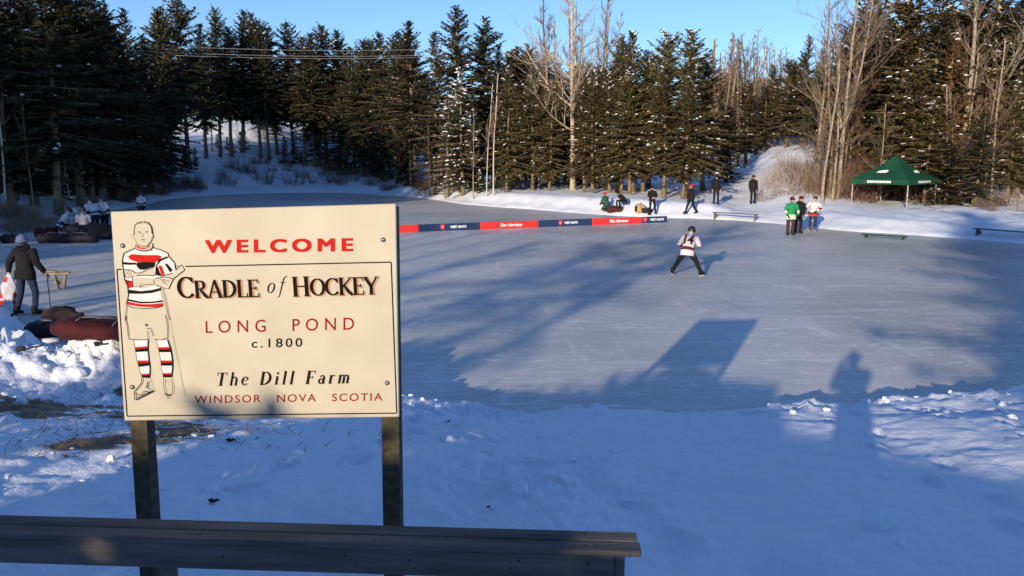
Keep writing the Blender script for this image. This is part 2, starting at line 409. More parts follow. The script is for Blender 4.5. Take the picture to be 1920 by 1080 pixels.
# ------------------------------------------------------------------ trees
def tubes_np(P0, P1, R0, R1, n=4):
    P0 = np.asarray(P0, float); P1 = np.asarray(P1, float); R0 = np.asarray(R0)[:, None]; R1 = np.asarray(R1)[:, None]
    D = P1-P0; D /= np.linalg.norm(D, axis=1)[:, None]+1e-9
    ref = np.where(np.abs(D[:, 2:3]) < 0.9, np.array([[0, 0, 1.0]]), np.array([[1.0, 0, 0]]))
    Ux = np.cross(D, ref); Ux /= np.linalg.norm(Ux, axis=1)[:, None]+1e-9; Wx = np.cross(D, Ux)
    V = []
    for k in range(n):
        a = 2*math.pi*k/n; o = Ux*math.cos(a)+Wx*math.sin(a)
        V.append(P0+o*R0); V.append(P1+o*R1)
    V = np.stack(V, 1)                     # m, 2n, 3
    m = len(P0); base = (np.arange(m)*2*n)[:, None]
    Q = np.concatenate([base+np.array([[2*k, 2*((k+1) % n), 2*((k+1) % n)+1, 2*k+1]]) for k in range(n)])
    return V.reshape(-1, 3), Q
def blades_np(B, D, L, Wd, rng, tilt=0.5):
    """narrow diamonds from base B along D"""
    D = D/(np.linalg.norm(D, axis=1)[:, None]+1e-9)
    up = rng.normal(0, tilt, D.shape); up[:, 2] += 1
    sd = np.cross(D, up); sd /= np.linalg.norm(sd, axis=1)[:, None]+1e-9
    L = L[:, None]; Wd = Wd[:, None]
    V = np.stack([B, B+D*L*0.45+sd*Wd, B+D*L, B+D*L*0.45-sd*Wd], 1).reshape(-1, 3)
    Q = (np.arange(len(B))*4)[:, None]+np.array([[0, 1, 2, 3]])
    return V, Q

def spruce(seed, h=14.0, base=0.12, rad_=2.3, dens=1.0, snow=0.1, needles=NEEDLE, ragged=0.25, power=0.8, step=0.34, lean=0.0):
    rng = np.random.default_rng(seed)
    B = []; D = []; L = []; Wd = []; T0 = []; T1 = []; TR0 = []; TR1 = []; SN = []
    z = h*base; 
    bulge = rng.uniform(-1, 1, 6)
    while z < h*0.985:
        t = (z-h*base)/(h*(1-base))
        prof = (1-t)**power*(0.72+0.28*min(1, t*6+0.2))
        nb = int(rng.integers(5, 8)*dens+0.5)
        for k in range(max(3, nb)):
            a = rng.uniform(0, 2*math.pi)
            Ln = max(0.22, rad_*prof*rng.uniform(1-ragged*1.4, 1+ragged)*(1+0.12*math.sin(a*2+bulge[0]*3+t*5)))
            el0 = lerp(-0.18, 0.75, t**1.3)+rng.uniform(-0.12, 0.12)
            ns = max(3, int(Ln/0.16)); s = (np.arange(ns)+0.5)/ns
            droop = -0.25*(1-t)
            r = s*Ln*math.cos(el0); zz = z+rng.uniform(-.12, .12)+s*Ln*math.sin(el0)+droop*s*s*Ln+0.12*s**3*Ln
            wob = np.cumsum(rng.normal(0, 0.03, ns)); aa = a+wob
            P = np.stack([r*np.cos(aa), r*np.sin(aa), zz], 1)
            ax = np.array([math.cos(a), math.sin(a), math.sin(el0)+droop*0.8])
            sidev = np.array([-math.sin(a), math.cos(a), 0])
            T0.append([0, 0, z]); T1.append(P[-1]); TR0.append(0.012+0.012*Ln); TR1.append(0.004)
            lt = np.clip(0.62*(1-0.55*s)*min(1, Ln/1.3), 0.14, 0.7)
            for sg in (-1, 1):
                keep = rng.random(ns) < 0.93
                dd = ax[None, :]*rng.uniform(0.5, 0.9, (ns, 1))+sg*sidev[None, :]*rng.uniform(0.6, 1.0, (ns, 1))
                dd[:, 2] += rng.uniform(-0.45, 0.1, ns)
                B.append(P[keep]); D.append(dd[keep]); L.append((lt*rng.uniform(0.7, 1.25, ns))[keep]); Wd.append((rng.uniform(0.05, 0.085, ns))[keep])
            # hanging twigs
            dd = np.stack([ax[0]*0.4+rng.normal(0, .3, ns), ax[1]*0.4+rng.normal(0, .3, ns), np.full(ns, -0.8)], 1)
            B.append(P); D.append(dd); L.append(lt*rng.uniform(0.35, 0.7, ns)); Wd.append(rng.uniform(0.05, 0.08, ns))
            B.append(P[-1:]); D.append(ax[None, :]); L.append(np.array([0.28])); Wd.append(np.array([0.06]))
            if rng.random() < snow:
                for q in range(int(rng.integers(1, 4))):
                    i = int(rng.integers(ns//3, ns)); SN.append((P[i]+[0, 0, 0.05], rng.uniform(0.10, 0.26), a))
        z += step*rng.uniform(0.75, 1.25)*(1-0.35*t)
    B = np.concatenate(B); D = np.concatenate(D); L = np.concatenate(L); Wd = np.concatenate(Wd)
    V, Q = blades_np(B, D, L, Wd, rng, 0.7)
    # leader shoot
    VT, QT = tubes_np(T0, T1, TR0, TR1, 3)
    mats = [needles, BARK, SNOWLOAD]; nv = len(V); F4 = [Q, QT+nv]; mi = [0]*len(Q)+[1]*len(QT)
    VV = [V, VT]; nv += len(VT)
    F3 = []
    for p, r, a in SN:
        e1 = np.array([math.cos(a), math.sin(a), -0.15])*r; e2 = np.array([-math.sin(a), math.cos(a), 0])*r*0.55; e3 = np.array([0, 0, r*0.33])
        o = np.array([p+e1, p+e2, p-e1, p-e2, p+e3, p-e3*0.4]); VV.append(o)
        for f in ((0, 1, 4), (1, 2, 4), (2, 3, 4), (3, 0, 4), (1, 0, 5), (2, 1, 5), (3, 2, 5), (0, 3, 5)): F3.append([nv+i for i in f])
        nv += 6
    fl = [np.concatenate(F4)]
    if F3: fl.append(np.array(F3)); mi += [2]*len(F3)
    crown = mesh_np('crown', np.concatenate(VV), fl, mats, mi)
    # trunk
    mb = MB(); n = 9; pts = []; rr = []
    for k in range(n+1):
        t = k/n; pts.append((lean*t*(1-t)*h*0.1+0.05*math.sin(t*7+seed), 0.05*math.sin(t*5+seed*2), t*h*0.99)); rr.append((0.011*h+0.03)*(1-t)**0.8+0.012+(0.05 if k == 0 else 0))
    mb.tube(pts, rr, 9)
    rr_ = random.Random(seed)
    for k in range(int(10+h*base*4)):
        zz = rr_.uniform(0.08, max(0.15, base)+0.03)*h; a = rr_.uniform(0, 6.28); ln = rr_.uniform(0.2, 1.0)
        mb.tube([(0, 0, zz), (math.cos(a)*ln*.6, math.sin(a)*ln*.6, zz-0.05), (math.cos(a)*ln, math.sin(a)*ln, zz-ln*0.25)], [0.02, 0.013, 0.005], 4)
    trunk = mb.mesh('trunk', BARK)
    return dict(trunk=trunk, crown=crown, h=h, r=rad_)

def bare(seed, h=14.0, spread=0.45, first=0.25, nlimb=14, up=0.5, bark=BARKL, twig=TWIG, levels=4, tr=None, lean=0.0, fork=False, droop=0.0):
    rr = random.Random(seed); segs = [[], []]
    tr = tr or h*0.0095
    def grow(p, d, L, r, lv, steps):
        sl_ = L/steps
        for i in range(steps):
            wv = .028 if lv == 0 else .09
            d = (d+Vector((rr.gauss(0, wv), rr.gauss(0, wv), rr.gauss(0, .04)+0.05*up*lv+(0.10 if lv == 0 else 0)))).normalized()
            q = p+d*sl_; r1 = max(r*(1-0.75/steps), 0.004)
            segs[0 if lv == 0 else 1].append((p.copy(), q.copy(), r, r1, lv)); 
            t = (i+1)/steps
            if lv == 0:
                if t > first:
                    for k in range(rr.choice((1, 2, 2, 3)) if nlimb > 10 else rr.choice((1, 1, 2))):
                        a = rr.uniform(0, 6.28); el = rr.uniform(0.30, 1.0)*up+0.22
                        dd = Vector((math.cos(a)*math.cos(el), math.sin(a)*math.cos(el), math.sin(el)))
                        grow(q, dd, h*spread*(1.12-t)*rr.uniform(.6, 1.15), min(r1*0.55, 0.006+r1*.5), 1, 7)
            elif lv < levels:
                for k in range(rr.choice((0, 1, 1, 2)) if lv < 3 else rr.choice((0, 1, 1))):
                    ax = Vector((rr.gauss(0, 1), rr.gauss(0, 1), rr.gauss(0, 1))).normalized()
                    dd = (d*0.8+ax*0.65+Vector((0, 0, 0.25*up))).normalized()
                    grow(q, dd, L*rr.uniform(.3, .55)*(1.15-t*.5), r1*0.6, lv+1, max(2, steps-2))
            p = q; r = r1
    d0 = Vector((lean, 0, 1)).normalized()
    grow(Vector((0, 0, 0)), d0, h*0.97, tr, 0, 16)
    if fork:
        for k in range(2): grow(Vector((0, 0, h*(0.26+0.06*k))), Vector((0.22-0.4*k, 0.1, 1)).normalized(), h*0.66, tr*0.62, 0, 12)
    def pack(S_, nm, mat, n):
        P0 = np.array([s[0] for s in S_]); P1 = np.array([s[1] for s in S_]); R0 = np.array([max(s[2], .0045) for s in S_]); R1 = np.array([max(s[3], .0035) for s in S_])
        if nm == 'trunk':
            R0[0] *= 1.25
        V, Q = tubes_np(P0, P1+(P1-P0)*0.02, R0, R1, n)
        return mesh_np(nm, V, [Q], [mat], smoothf=(nm == 'trunk'))
    return dict(trunk=pack(segs[0], 'trunk', bark, 8), crown=pack(segs[1], 'crown', twig, 3), h=h, r=h*spread)

BRW = [bare(410+i, 16, .26, .30, 14, 1.2, levels=5, tr=.085) for i in range(2)]
print('BRW', [len(b['crown'].polygons) for b in BRW])
def shore(px): return float(np.interp(px, [-200, 0, 120, 260, 320, 450, 600, 700, 800, 880, 1000, 1100, 1200, 1335, 1450, 1560, 1700, 1920], [36, 44, 48, 63, 74, 88, 92, 88, 72, 63, 56, 53, 50, 46.5, 43, 40, 37.5, 34]))
OFFX = [0, 240, 280, 340, 420, 560, 700, 780, 820, 1360, 1400, 1500, 1540]; OFFV = [2, 3, 7, 14, 17, 13, 9, 6, 3, 3, 36, 36, 3]
def place(kind, src, px, y, top, label, group=None, cat='tree', wide=1.0, rz=None, name='spruce_tree', minh=3.0, height=None, x=None):
    """stand a copy of tree src at distance y so that its top reaches photo row top"""
    y = max(y, shore(px)+float(np.interp(px, OFFX, OFFV))*R.uniform(.85, 1.25)+R.uniform(0, 3))
    x = (px-960)/F*(y*math.cos(PITCH)+1.5*math.sin(PITCH)) if x is None else x
    z = gz(x, y)-0.08
    hh = height if height else max(minh, W(px, top, y).z-z)
    k = hh/src['h']
    root = thing(name, label, cat, (x, y, z), R.uniform(0, 6.28) if rz is None else rz, group, (k*wide, k*wide, k))
    root.rotation_euler.x = R.gauss(0, .018); root.rotation_euler.y = R.gauss(0, .018)
    for p in ('trunk', 'crown'):
        link(p, src[p], root)
    return root

SP = [spruce(100+i, 14, base=b, rad_=r, snow=s, ragged=g, power=pw) for i, (b, r, s, g, pw) in enumerate([
    (.10, 2.7, .05, .38, .72), (.08, 3.0, .08, .42, .68), (.16, 2.5, .04, .40, .74), (.22, 2.9, .07, .45, .62), (.10, 2.3, .09, .34, .8), (.14, 3.3, .05, .48, .64)])]
SPL = [spruce(200+i, 12, base=b, rad_=r, snow=s, ragged=g, power=pw, needles=NEEDLE2) for i, (b, r, s, g, pw) in enumerate([
    (.17, 2.7, .16, .30, .62), (.19, 2.9, .20, .35, .55), (.13, 2.4, .14, .28, .7), (.20, 2.6, .18, .3, .6)])]
SPH = [spruce(150+i, 14, base=b, rad_=r, snow=.05, ragged=.45, power=.62) for i, (b, r) in enumerate([(.30, 2.9), (.36, 3.1), (.26, 2.6)])]
SPSNOW = spruce(301, 9, base=.12, rad_=2.2, dens=.75, snow=.75, ragged=.3, needles=NEEDLE)
SPTHIN = spruce(302, 9, base=.15, rad_=1.5, dens=.6, snow=.1, ragged=.3, needles=TWIG, step=.5)
RUSTY = spruce(303, 12, base=.2, rad_=2.4, dens=.8, snow=.1, ragged=.4, needles=RUST)
SMALL = [spruce(310+i, 4, base=.02, rad_=1.1, dens=1.0, snow=.3, ragged=.3, step=.26) for i in range(2)]
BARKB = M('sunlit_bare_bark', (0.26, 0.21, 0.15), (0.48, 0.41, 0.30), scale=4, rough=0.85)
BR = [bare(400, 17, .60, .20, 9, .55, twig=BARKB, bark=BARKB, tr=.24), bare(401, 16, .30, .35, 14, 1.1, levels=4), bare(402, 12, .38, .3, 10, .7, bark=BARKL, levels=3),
      bare(403, 15, .34, .3, 12, .9, levels=3, twig=TWIGB, bark=BARK), bare(404, 14, .20, .4, 8, 1.0, bark=BIRCH, levels=3), bare(405, 18, .38, .30, 14, .9, fork=True, levels=4, tr=.17),
      bare(406, 12, .16, .15, 10, .8, levels=3, twig=TWIGB, bark=BARK)]

g1 = 'spruces of the dark wood on the left shore'
left = [(20, 50, -90), (62, 52, -70), (108, 47, -60), (150, 53, -55), (190, 50, -15), (222, 54, 8), (30, 62, -20), (85, 64, -20), (140, 66, -10)]
for i, (px, y, top) in enumerate(left):
    place('s', (SP+SPH)[(i*4) % 9] if i < 6 else SPH[i % 3], px, y, top, 'tall dark spruce at the far left whose top is cut off by the picture edge' if top < -5 else 'tall dark spruce standing left of the open sky', g1, wide=1.25)
crest = [(259, 70, 20), (283, 78, 60), (306, 76, 15), (326, 82, 12), (356, 80, -6), (388, 86, 45), (415, 82, 12), (436, 90, 50), (458, 88, 20), (490, 92, 22), (507, 96, 40), (522, 96, 50), (551, 97, 40), (573, 95, 68),
         (590, 99, 62), (613, 96, 45), (641, 95, 57), (665, 98, 90), (689, 94, 72), (702, 92, 74), (717, 90, 60), (749, 86, 58), (762, 88, 60), (779, 85, 42)]
for i, (px, y, top) in enumerate(crest):
    tl = {356: 'tallest pointed spruce on the left skyline, its tip reaching the upper picture edge', 259: 'snow flecked spruce at the left end of the open sky', 779: 'narrow snow dusted spruce just left of the big central spruce', 551: 'small spruce tip standing alone against the sky above the wires'}.get(px, 'dark spruce in the row along the skyline behind the wires')
    place('s', SP[(i*5+2) % 6] if px < 320 else SPH[i % 3], px, y, top, tl, g1, wide=R.uniform(.85, 1.15))
# filling ranks behind and below the skyline
for i in range(76):
    px = -10+i*10.8+R.uniform(-7, 7)
    if px < 240: y = R.uniform(56, 80); top = R.uniform(20, 90)
    else: y = R.uniform(112, 150); top = R.uniform(88, 150)
    if 330 < px < 480: y += 10
    place('s', SP[R.randrange(6)] if i % 2 else SPH[i % 3], px, y, top, 'spruce packed into the shaded depth of the left wood', g1, wide=R.uniform(1.0, 1.35))
for px, y, top in [(250, 66, 150), (285, 70, 140), (600, 95, 150), (640, 94, 160), (680, 90, 180), (715, 88, 190), (745, 84, 170)]:
    place('s', SP[R.randrange(6)], px, y, top, 'lower spruce at the front edge of the left wood', g1, wide=R.uniform(1.2, 1.5))
place('s', SPSNOW, 325, 72, 165, 'small spruce with snow laden boughs at the foot of the left hill', None, wide=1.1)
place('s', SPSNOW, 868, 66, 125, 'snow laden spruce with thin boughs in front of the tall central spruces', None, wide=1.0)
place('s', SPTHIN, 838, 64, 180, 'thin bare lower limbed spruce with a pale trunk on the far bank', None, wide=1.2)
place('s', SP[1], 858, 74, 8, 'tallest spruce in the middle of the skyline', None, wide=1.15)
place('s', SP[3], 902, 76, 32, 'broad dark spruce right of the tallest central spruce', None, wide=1.15)
place('s', SP[0], 821, 80, 58, 'slim dark spruce at the left shoulder of the tallest central spruce', None)
place('s', SP[4], 935, 82, 85, 'dark spruce sloping off the right of the central pair', None, wide=1.2)
g2 = 'low spruces behind the middle shore'
for px, y, top in [(960, 88, 92), (970, 90, 88), (985, 92, 105), (998, 88, 82), (1024, 86, 98), (1045, 84, 120), (1075, 84, 120), (1100, 82, 115), (1005, 76, 150), (960, 74, 160), (1040, 76, 165), (1080, 74, 170), (925, 74, 170), (1120, 76, 120), (890, 72, 190), (1140, 80, 110)]:
    place('s', (SP+SPL)[R.randrange(10)], px, y, top, 'dark spruce behind the leafless tree in the middle of the far shore', g2, wide=R.uniform(1.2, 1.5))
for px, y, top in [(760, 80, 230), (720, 84, 240), (950, 70, 230), (1000, 71, 240), (1100, 68, 220)]:
    place('s', SP[R.randrange(6)], px, y, top, 'short bushy dark spruce filling the gap along the far shore', g2, wide=R.uniform(1.7, 2.2))
# sunlit cluster
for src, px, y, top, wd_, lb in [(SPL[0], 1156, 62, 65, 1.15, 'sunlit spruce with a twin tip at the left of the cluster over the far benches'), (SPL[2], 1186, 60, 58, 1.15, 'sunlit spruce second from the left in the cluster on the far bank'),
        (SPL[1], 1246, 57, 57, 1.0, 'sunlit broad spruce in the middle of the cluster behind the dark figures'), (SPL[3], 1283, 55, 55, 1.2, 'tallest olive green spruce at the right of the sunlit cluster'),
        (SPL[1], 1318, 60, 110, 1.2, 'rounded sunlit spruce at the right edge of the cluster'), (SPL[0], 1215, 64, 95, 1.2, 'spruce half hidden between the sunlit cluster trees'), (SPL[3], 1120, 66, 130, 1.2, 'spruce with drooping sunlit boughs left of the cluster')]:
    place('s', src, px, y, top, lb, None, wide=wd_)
place('s', SP[1], 1360, 66, 200, 'low dark spruce beside the snowy path', None, wide=1.7)
# right wood
g3 = 'spruces of the brown wood on the right'
for i, (px, y, top) in enumerate([(1500, 66, 65), (1600, 56, 5), (1630, 62, -20), (1680, 54, -40), (1735, 52, -70), (1790, 58, -50), (1850, 56, -60), (1905, 54, -70), (1560, 70, 60), (1470, 74, 110), (1530, 72, 90), (1655, 58, 60), (1705, 50, 90), (1770, 53, 60), (1880, 60, 20), (1960, 56, -40)]):
    place('s', (SP+SPL)[(i*3) % 10], px, y, top, 'tall spruce in the brown wood behind the green tent', g3, wide=R.uniform(1.0, 1.3))
for i in range(24):
    px = 1320+i*9+R.uniform(-6, 6)
    place('s', (SPL+SP)[R.randrange(10)], px, R.uniform(96, 135), R.uniform(118, 175), 'olive spruce in the distant wood beyond the end of the snowy path', 'distant spruces beyond the snowy path', wide=R.uniform(1.2, 1.6))
for i in range(22):
    px = 1400+i*26+R.uniform(-9, 9)
    place('s', (SP+SPL)[R.randrange(10)], px, R.uniform(72, 92), lerp(150, 20, smooth(np.array([(px-1380)/350]))[0])+R.uniform(-15, 35), 'spruce far back in the right hand wood', g3, wide=R.uniform(1.1, 1.4))
place('s', RUSTY, 1765, 50, 60, 'spruce with rust brown needles above the green tent', None, wide=1.1)
place('s', SPL[1], 1735, 48, 190, 'bushy spruce leaning over the green tent roof', None, wide=1.5)
place('s', SP[5], 1830, 46, 210, 'dark hanging spruce right of the green tent', None, wide=1.2)
place('s', SP[1], 1775, 47, 260, 'low black shaded spruce behind the green tent legs', None, wide=2.0)
place('s', SPL[3], 1890, 48, 150, 'snow dusted olive spruce at the right picture edge', None, wide=1.2)

# leafless trees
BT = [(BR[0], 1074, 66, -25, 'big leafless tree with wide spreading pale limbs left of the sunlit spruces', 1.0, 'leafless_tree'),
      (BR[1], 1112, 67, -30, 'upright leafless aspen crossing the sky beside the wide spreading tree', .9, 'leafless_tree'),
      (BR[3], 1040, 80, -20, 'grey leafless tree rising behind the wide spreading one', 1.0, 'leafless_tree'),
      (BR[4], 925, 64, 130, 'thin white birch leaning in front of the central spruces', .7, 'birch_tree'),
      (BR[4], 912, 64.5, 150, 'slimmer twin birch stem beside the leaning birch', .6, 'birch_tree'),
      (BR[2], 775, 78, 110, 'pale leafless trunk left of the central spruces', .8, 'leafless_tree'),
      (BR[2], 400, 84, 95, 'leafless tree catching light in front of the dark left hill', .8, 'leafless_tree'),
      (BR[6], 1350, 74, 55, 'reddish bare conifer standing tall over the snowy path', 1.0, 'bare_conifer'),
      (BR[6], 1330, 80, 90, 'shorter reddish bare conifer left of the tall one', 1.0, 'bare_conifer'),
      (BR[1], 1530, 51, -10, 'slender leafless tree with one long low limb right of the path', 1.0, 'leafless_tree'),
      (BR[5], 1571, 50, -60, 'large forked leafless tree between the skaters and the green tent', 1.05, 'leafless_tree'),
      (BR[2], 1860, 48, 60, 'pale leaning leafless tree right of the tent', .9, 'leafless_tree'),
      (BR[1], 1795, 52, -120, 'leafless tree spreading across the upper right corner', 1.2, 'leafless_tree'),
      (BR[0], 1840, 56, -110, 'broad leafless crown high above the tent', 1.0, 'leafless_tree'),
      (BR[2], 1645, 50, 190, 'thin grey leafless tree behind the tent roof', .9, 'leafless_tree')]
for px, y, top in [(1022, 84, 30), (1060, 86, -5), (1090, 84, 5), (1136, 82, 0), (1150, 84, 20), (1085, 90, 30), (1045, 92, 25)]: place('b', BRW[px % 2], px, y, top, 'wispy leafless tree against the sky behind the wide spreading tree', 'wispy leafless trees against the sky', wide=1.3, name='leafless_tree')
for i in range(14): place('b', BRW[i % 2], 1335+i*11, R.uniform(90, 110), lerp(60, 110, abs(i-6)/7)+R.uniform(-8, 10), 'wispy leafless tree on the skyline above the snowy path', 'wispy leafless trees above the path', wide=1.5, name='leafless_tree')
for src, px, y, top, lb, wd_, nm in BT: place('b', src, px, y, top, lb, None, wide=wd_, name=nm)
g4 = 'hazy leafless trees beyond the snowy path'
for i in range(26):
    px = 1335+i*10.5+R.uniform(-6, 6)
    place('b', BR[(3, 6, 1, 2)[i % 4]], px, R.uniform(86, 110), lerp(55, 120, (abs(px-1390)/170)**1)+R.uniform(-10, 45), 'thin leafless tree in the brown haze of twigs beyond the snowy path', g4, wide=R.uniform(.9, 1.3), name='leafless_tree')
g5 = 'saplings in the brown wood at the right'
for i in range(46):
    px = 1525+i*9+R.uniform(-8, 8)
    place('b', BR[(3, 6, 2)[i % 3]], px, R.uniform(53, 62) if 1575 < px < 1775 else R.uniform(46, 60), R.uniform(60, 270), 'thin leafless sapling among the trunks of the right wood', g5, wide=R.uniform(.9, 1.5), name='sapling', minh=2.5)
g6 = 'thin trunks at the edge of the left wood'
for px, y, top in [(117, 44, 150), (128, 45, 180), (218, 50, 160), (262, 54, 200), (172, 46, 190), (60, 43, 170), (8, 42, 60), (450, 88, 220), (385, 88, 210), (500, 88, 200), (560, 90, 230), (610, 90, 220), (650, 88, 230), (770, 76, 240), (805, 72, 230), (1010, 70, 230), (980, 70, 240), (1100, 68, 200), (888, 66, 200)]:
    place('b', BR[(2, 6, 4)[int(px) % 3]], px, y, top, 'thin pale trunk at the front edge of the far wood', g6, wide=.7, name='young_tree', minh=2)
g7 = 'bare shafted spruces standing on the far bank'
for px, y in [(1095, 62), (1110, 61), (1165, 59), (1181, 57.5), (1247, 54), (1280, 52), (950, 66), (1000, 67), (1030, 66), (1142, 60), (1205, 60)]:
    place('s', SPL[px % 4], px, y, R.uniform(110, 150), 'spruce with a bare tan lower trunk at the edge of the far bank', g7, wide=.95)

# brush
def brush(seed, n=60, h=1.6, spread=1.3, mat=TWIGB, rr=0.012):
    rn = random.Random(seed); P0 = []; P1 = []; R0 = []; R1 = []
    for i in range(n):
        a = rn.uniform(0, 6.28); q = spread*rn.random()**.6*.7; p = Vector((math.cos(a)*q, math.sin(a)*q, -.05)); hh = h*rn.uniform(.5, 1.1)
        d = Vector((math.cos(a)*.35+rn.gauss(0, .25), math.sin(a)*.35+rn.gauss(0, .25), 1)).normalized(); r = rr
        for k in range(4):
            d2 = (d+Vector((rn.gauss(0, .18), rn.gauss(0, .18), 0))).normalized(); p2 = p+d2*hh/4
            P0.append(p[:]); P1.append(p2[:]); R0.append(r); R1.append(r*.75)
            for j in range(2):
                d3 = (d2+Vector((rn.gauss(0, .6), rn.gauss(0, .6), rn.gauss(.1, .3)))).normalized()
                P0.append(p2[:]); P1.append((p2+d3*hh*.22)[:]); R0.append(r*.6); R1.append(r*.3)
            p = p2; r *= .75
    V, Q = tubes_np(P0, P1, R0, R1, 3); return mesh_np('shrub', V, [Q], [mat])
BRUSH = [brush(1), brush(2, 80, 2.2, 1.7), brush(3, 50, 1.2, 1.0)]
BRF = [brush(5, 90, 2.2, 1.6, FROST, .014), brush(6, 70, 1.5, 1.3, FROST, .013)]
BRR = [brush(8, 110, .75, 1.1, TWIG, .008)]
def shrub(me, px, y, s, label, group):
    x = (px-960)/F*y; o = link('shrub', me); o.location = (x, y, gz(x, y)); o.scale = (s, s, s*R.uniform(.85, 1.15)); o.rotation_euler.z = R.uniform(0, 6.28)
    tag(o, label, 'shrub', group)
for i in range(20): shrub(BRUSH[i % 3], 1590+R.uniform(-10, 260), R.uniform(48.5, 56), R.uniform(.9, 1.5), 'brown leafless shrub in the thicket behind the tent', 'brown thicket behind the tent')
for i in range(8): shrub(BRF[i % 2], 1435+R.uniform(-5, 85), R.uniform(52, 60), R.uniform(.5, .85), 'frosted pale shrub beside the snowy path', 'frosted shrubs by the path')
for i in range(12): shrub((BRF+BRUSH)[i % 5], 1850+R.uniform(-20, 100), R.uniform(43, 50), R.uniform(.35, .6), 'snow flecked shrub on the bank at the right edge', 'snowy shrubs at the right edge')
for i in range(12): shrub((BRUSH+BRF)[i % 5], 1490+R.uniform(-15, 100), R.uniform(50, 58), R.uniform(.7, 1.2), 'reddish brown shrub behind the three skaters', 'shrubs behind the three skaters')
for i in range(24): shrub(BRR[0], R.uniform(-20, 110), R.uniform(38, 47), R.uniform(.8, 1.5), 'tuft of dry reeds and twigs on the left bank', 'dry reeds on the left bank')
for i in range(74): shrub(BRUSH[i % 3], (sq := R.uniform(180, 800)), shore(sq)+R.uniform(1.5, 14), R.uniform(.6, 1.0), 'twiggy shrub on the snowy slope below the left wood', 'twiggy shrubs on the snowy slope')
for i in range(34): place('s', SMALL[i % 2], (sq := R.uniform(330, 900)), shore(sq)+R.uniform(3, 16), 0, 'small snow dusted spruce on the far slope', 'little spruces on the far slope', height=R.uniform(1.2, 2.6), name='young_spruce', wide=1.2)

# ------------------------------------------------------------------ the welcome sign
def solve_quad(px, width):
    rr = [np.array(ray(*p)) for p in px]         # TL TR BR BL: TL + BR = TR + BL
    A = np.array([-rr[0], rr[1], rr[3]]).T; s = np.linalg.solve(A, rr[2])   # with BR scale 1
    P = [rr[0]*s[0], rr[1]*s[1], rr[2], rr[3]*s[2]]
    k = width/np.linalg.norm(P[1]-P[0])
    return [Vector(p*k) + Vector((0, 0, H)) for p in P]
SQ = [(207, 397), (742, 382), (748, 782), (233, 789)]
Q4 = solve_quad(SQ, 1.205)
sTL, sTR, sBR, sBL = Q4
sx = (sTR-sTL).normalized(); sn = sx.cross(sTL-sBL).normalized(); sy = sn.cross(sx).normalized()
if sn.y > 0: sn = -sn
ROT = Matrix((sx, sy, sx.cross(sy))).transposed().to_4x4()
sign_rot = ROT.to_3x3()
def sp(px, py, lift=0.0):
    """photo pixel -> local (x, y, lift) on the sign face, origin at its lower left corner"""
    r = ray(px, py); o = Vector((0, 0, H)); n = sx.cross(sy); t = (sBL-o).dot(n)/r.dot(n); p = o + r*t - sBL
    return Vector((p.dot(sx), p.dot(sy), lift))
nface = 1 if sx.cross(sy).dot(Vector((0, -1, 0))) > 0 else -1
sign = bpy.data.objects.new('welcome_sign', None); COL.objects.link(sign)
zb = gz(sBL.x, sBL.y)
sign.location = sBL
sign.rotation_euler = ROT.to_euler()
tag(sign, 'cream welcome sign with a painted vintage hockey player, on two wooden posts in the snow', 'sign')
def loc(p): d = p - sBL; return Vector((d.dot(sx), d.dot(sy), d.dot(sx.cross(sy))))
def sign_panel():
    mb = MB(); c = [loc(p) for p in (sBL, sBR, sTR, sTL)]; T = 0.019
    cc = sum(c, Vector())/4; b = 0.003
    f = [p for p in c]; fi = [p + Vector((b if p.x < cc.x else -b, b if p.y < cc.y else -b, 0)) for p in c]
    V = [p for p in fi] + [p - Vector((0, 0, b)) for p in f] + [p - Vector((0, 0, T)) for p in f]
    Fc = [(0, 1, 2, 3), (11, 10, 9, 8)] + [(i, 4+i, 4+(i+1) % 4, (i+1) % 4)[::1] for i in range(4)] + [(4+i, 8+i, 8+(i+1) % 4, 4+(i+1) % 4) for i in range(4)]
    mb.add(V, Fc); o = mb.build('sign_panel', CREAM, sign)
sign_panel()
def ribbon(mb, pts, w, z, mi=0, closed=False):
    """flat painted stroke; pts are (x, y) or (x, y, w)"""
    P = [Vector((p[0], p[1], 0)) for p in pts]; Ws = [p[2] if len(p) > 2 and not isinstance(p, Vector) else w for p in pts]
    n = len(P); V = []
    for i in range(n):
        a = P[i-1] if (i > 0 or closed) else P[i]; b = P[(i+1) % n] if (i < n-1 or closed) else P[i]
        d = (b-a); d = d.normalized() if d.length > 1e-9 else Vector((1, 0, 0)); nn = Vector((-d.y, d.x, 0))
        V += [P[i]+nn*Ws[i]/2+Vector((0, 0, z)), P[i]-nn*Ws[i]/2+Vector((0, 0, z))]
    Fc = [(2*i, 2*i+1, 2*((i+1) % n)+1, 2*((i+1) % n)) for i in range(n if closed else n-1)]
    mb.add(V, Fc, mi)
def poly(mb, pts, z, mi=0):
    mb.add([Vector((p[0], p[1], z)) for p in pts], [tuple(range(len(pts)))], mi)

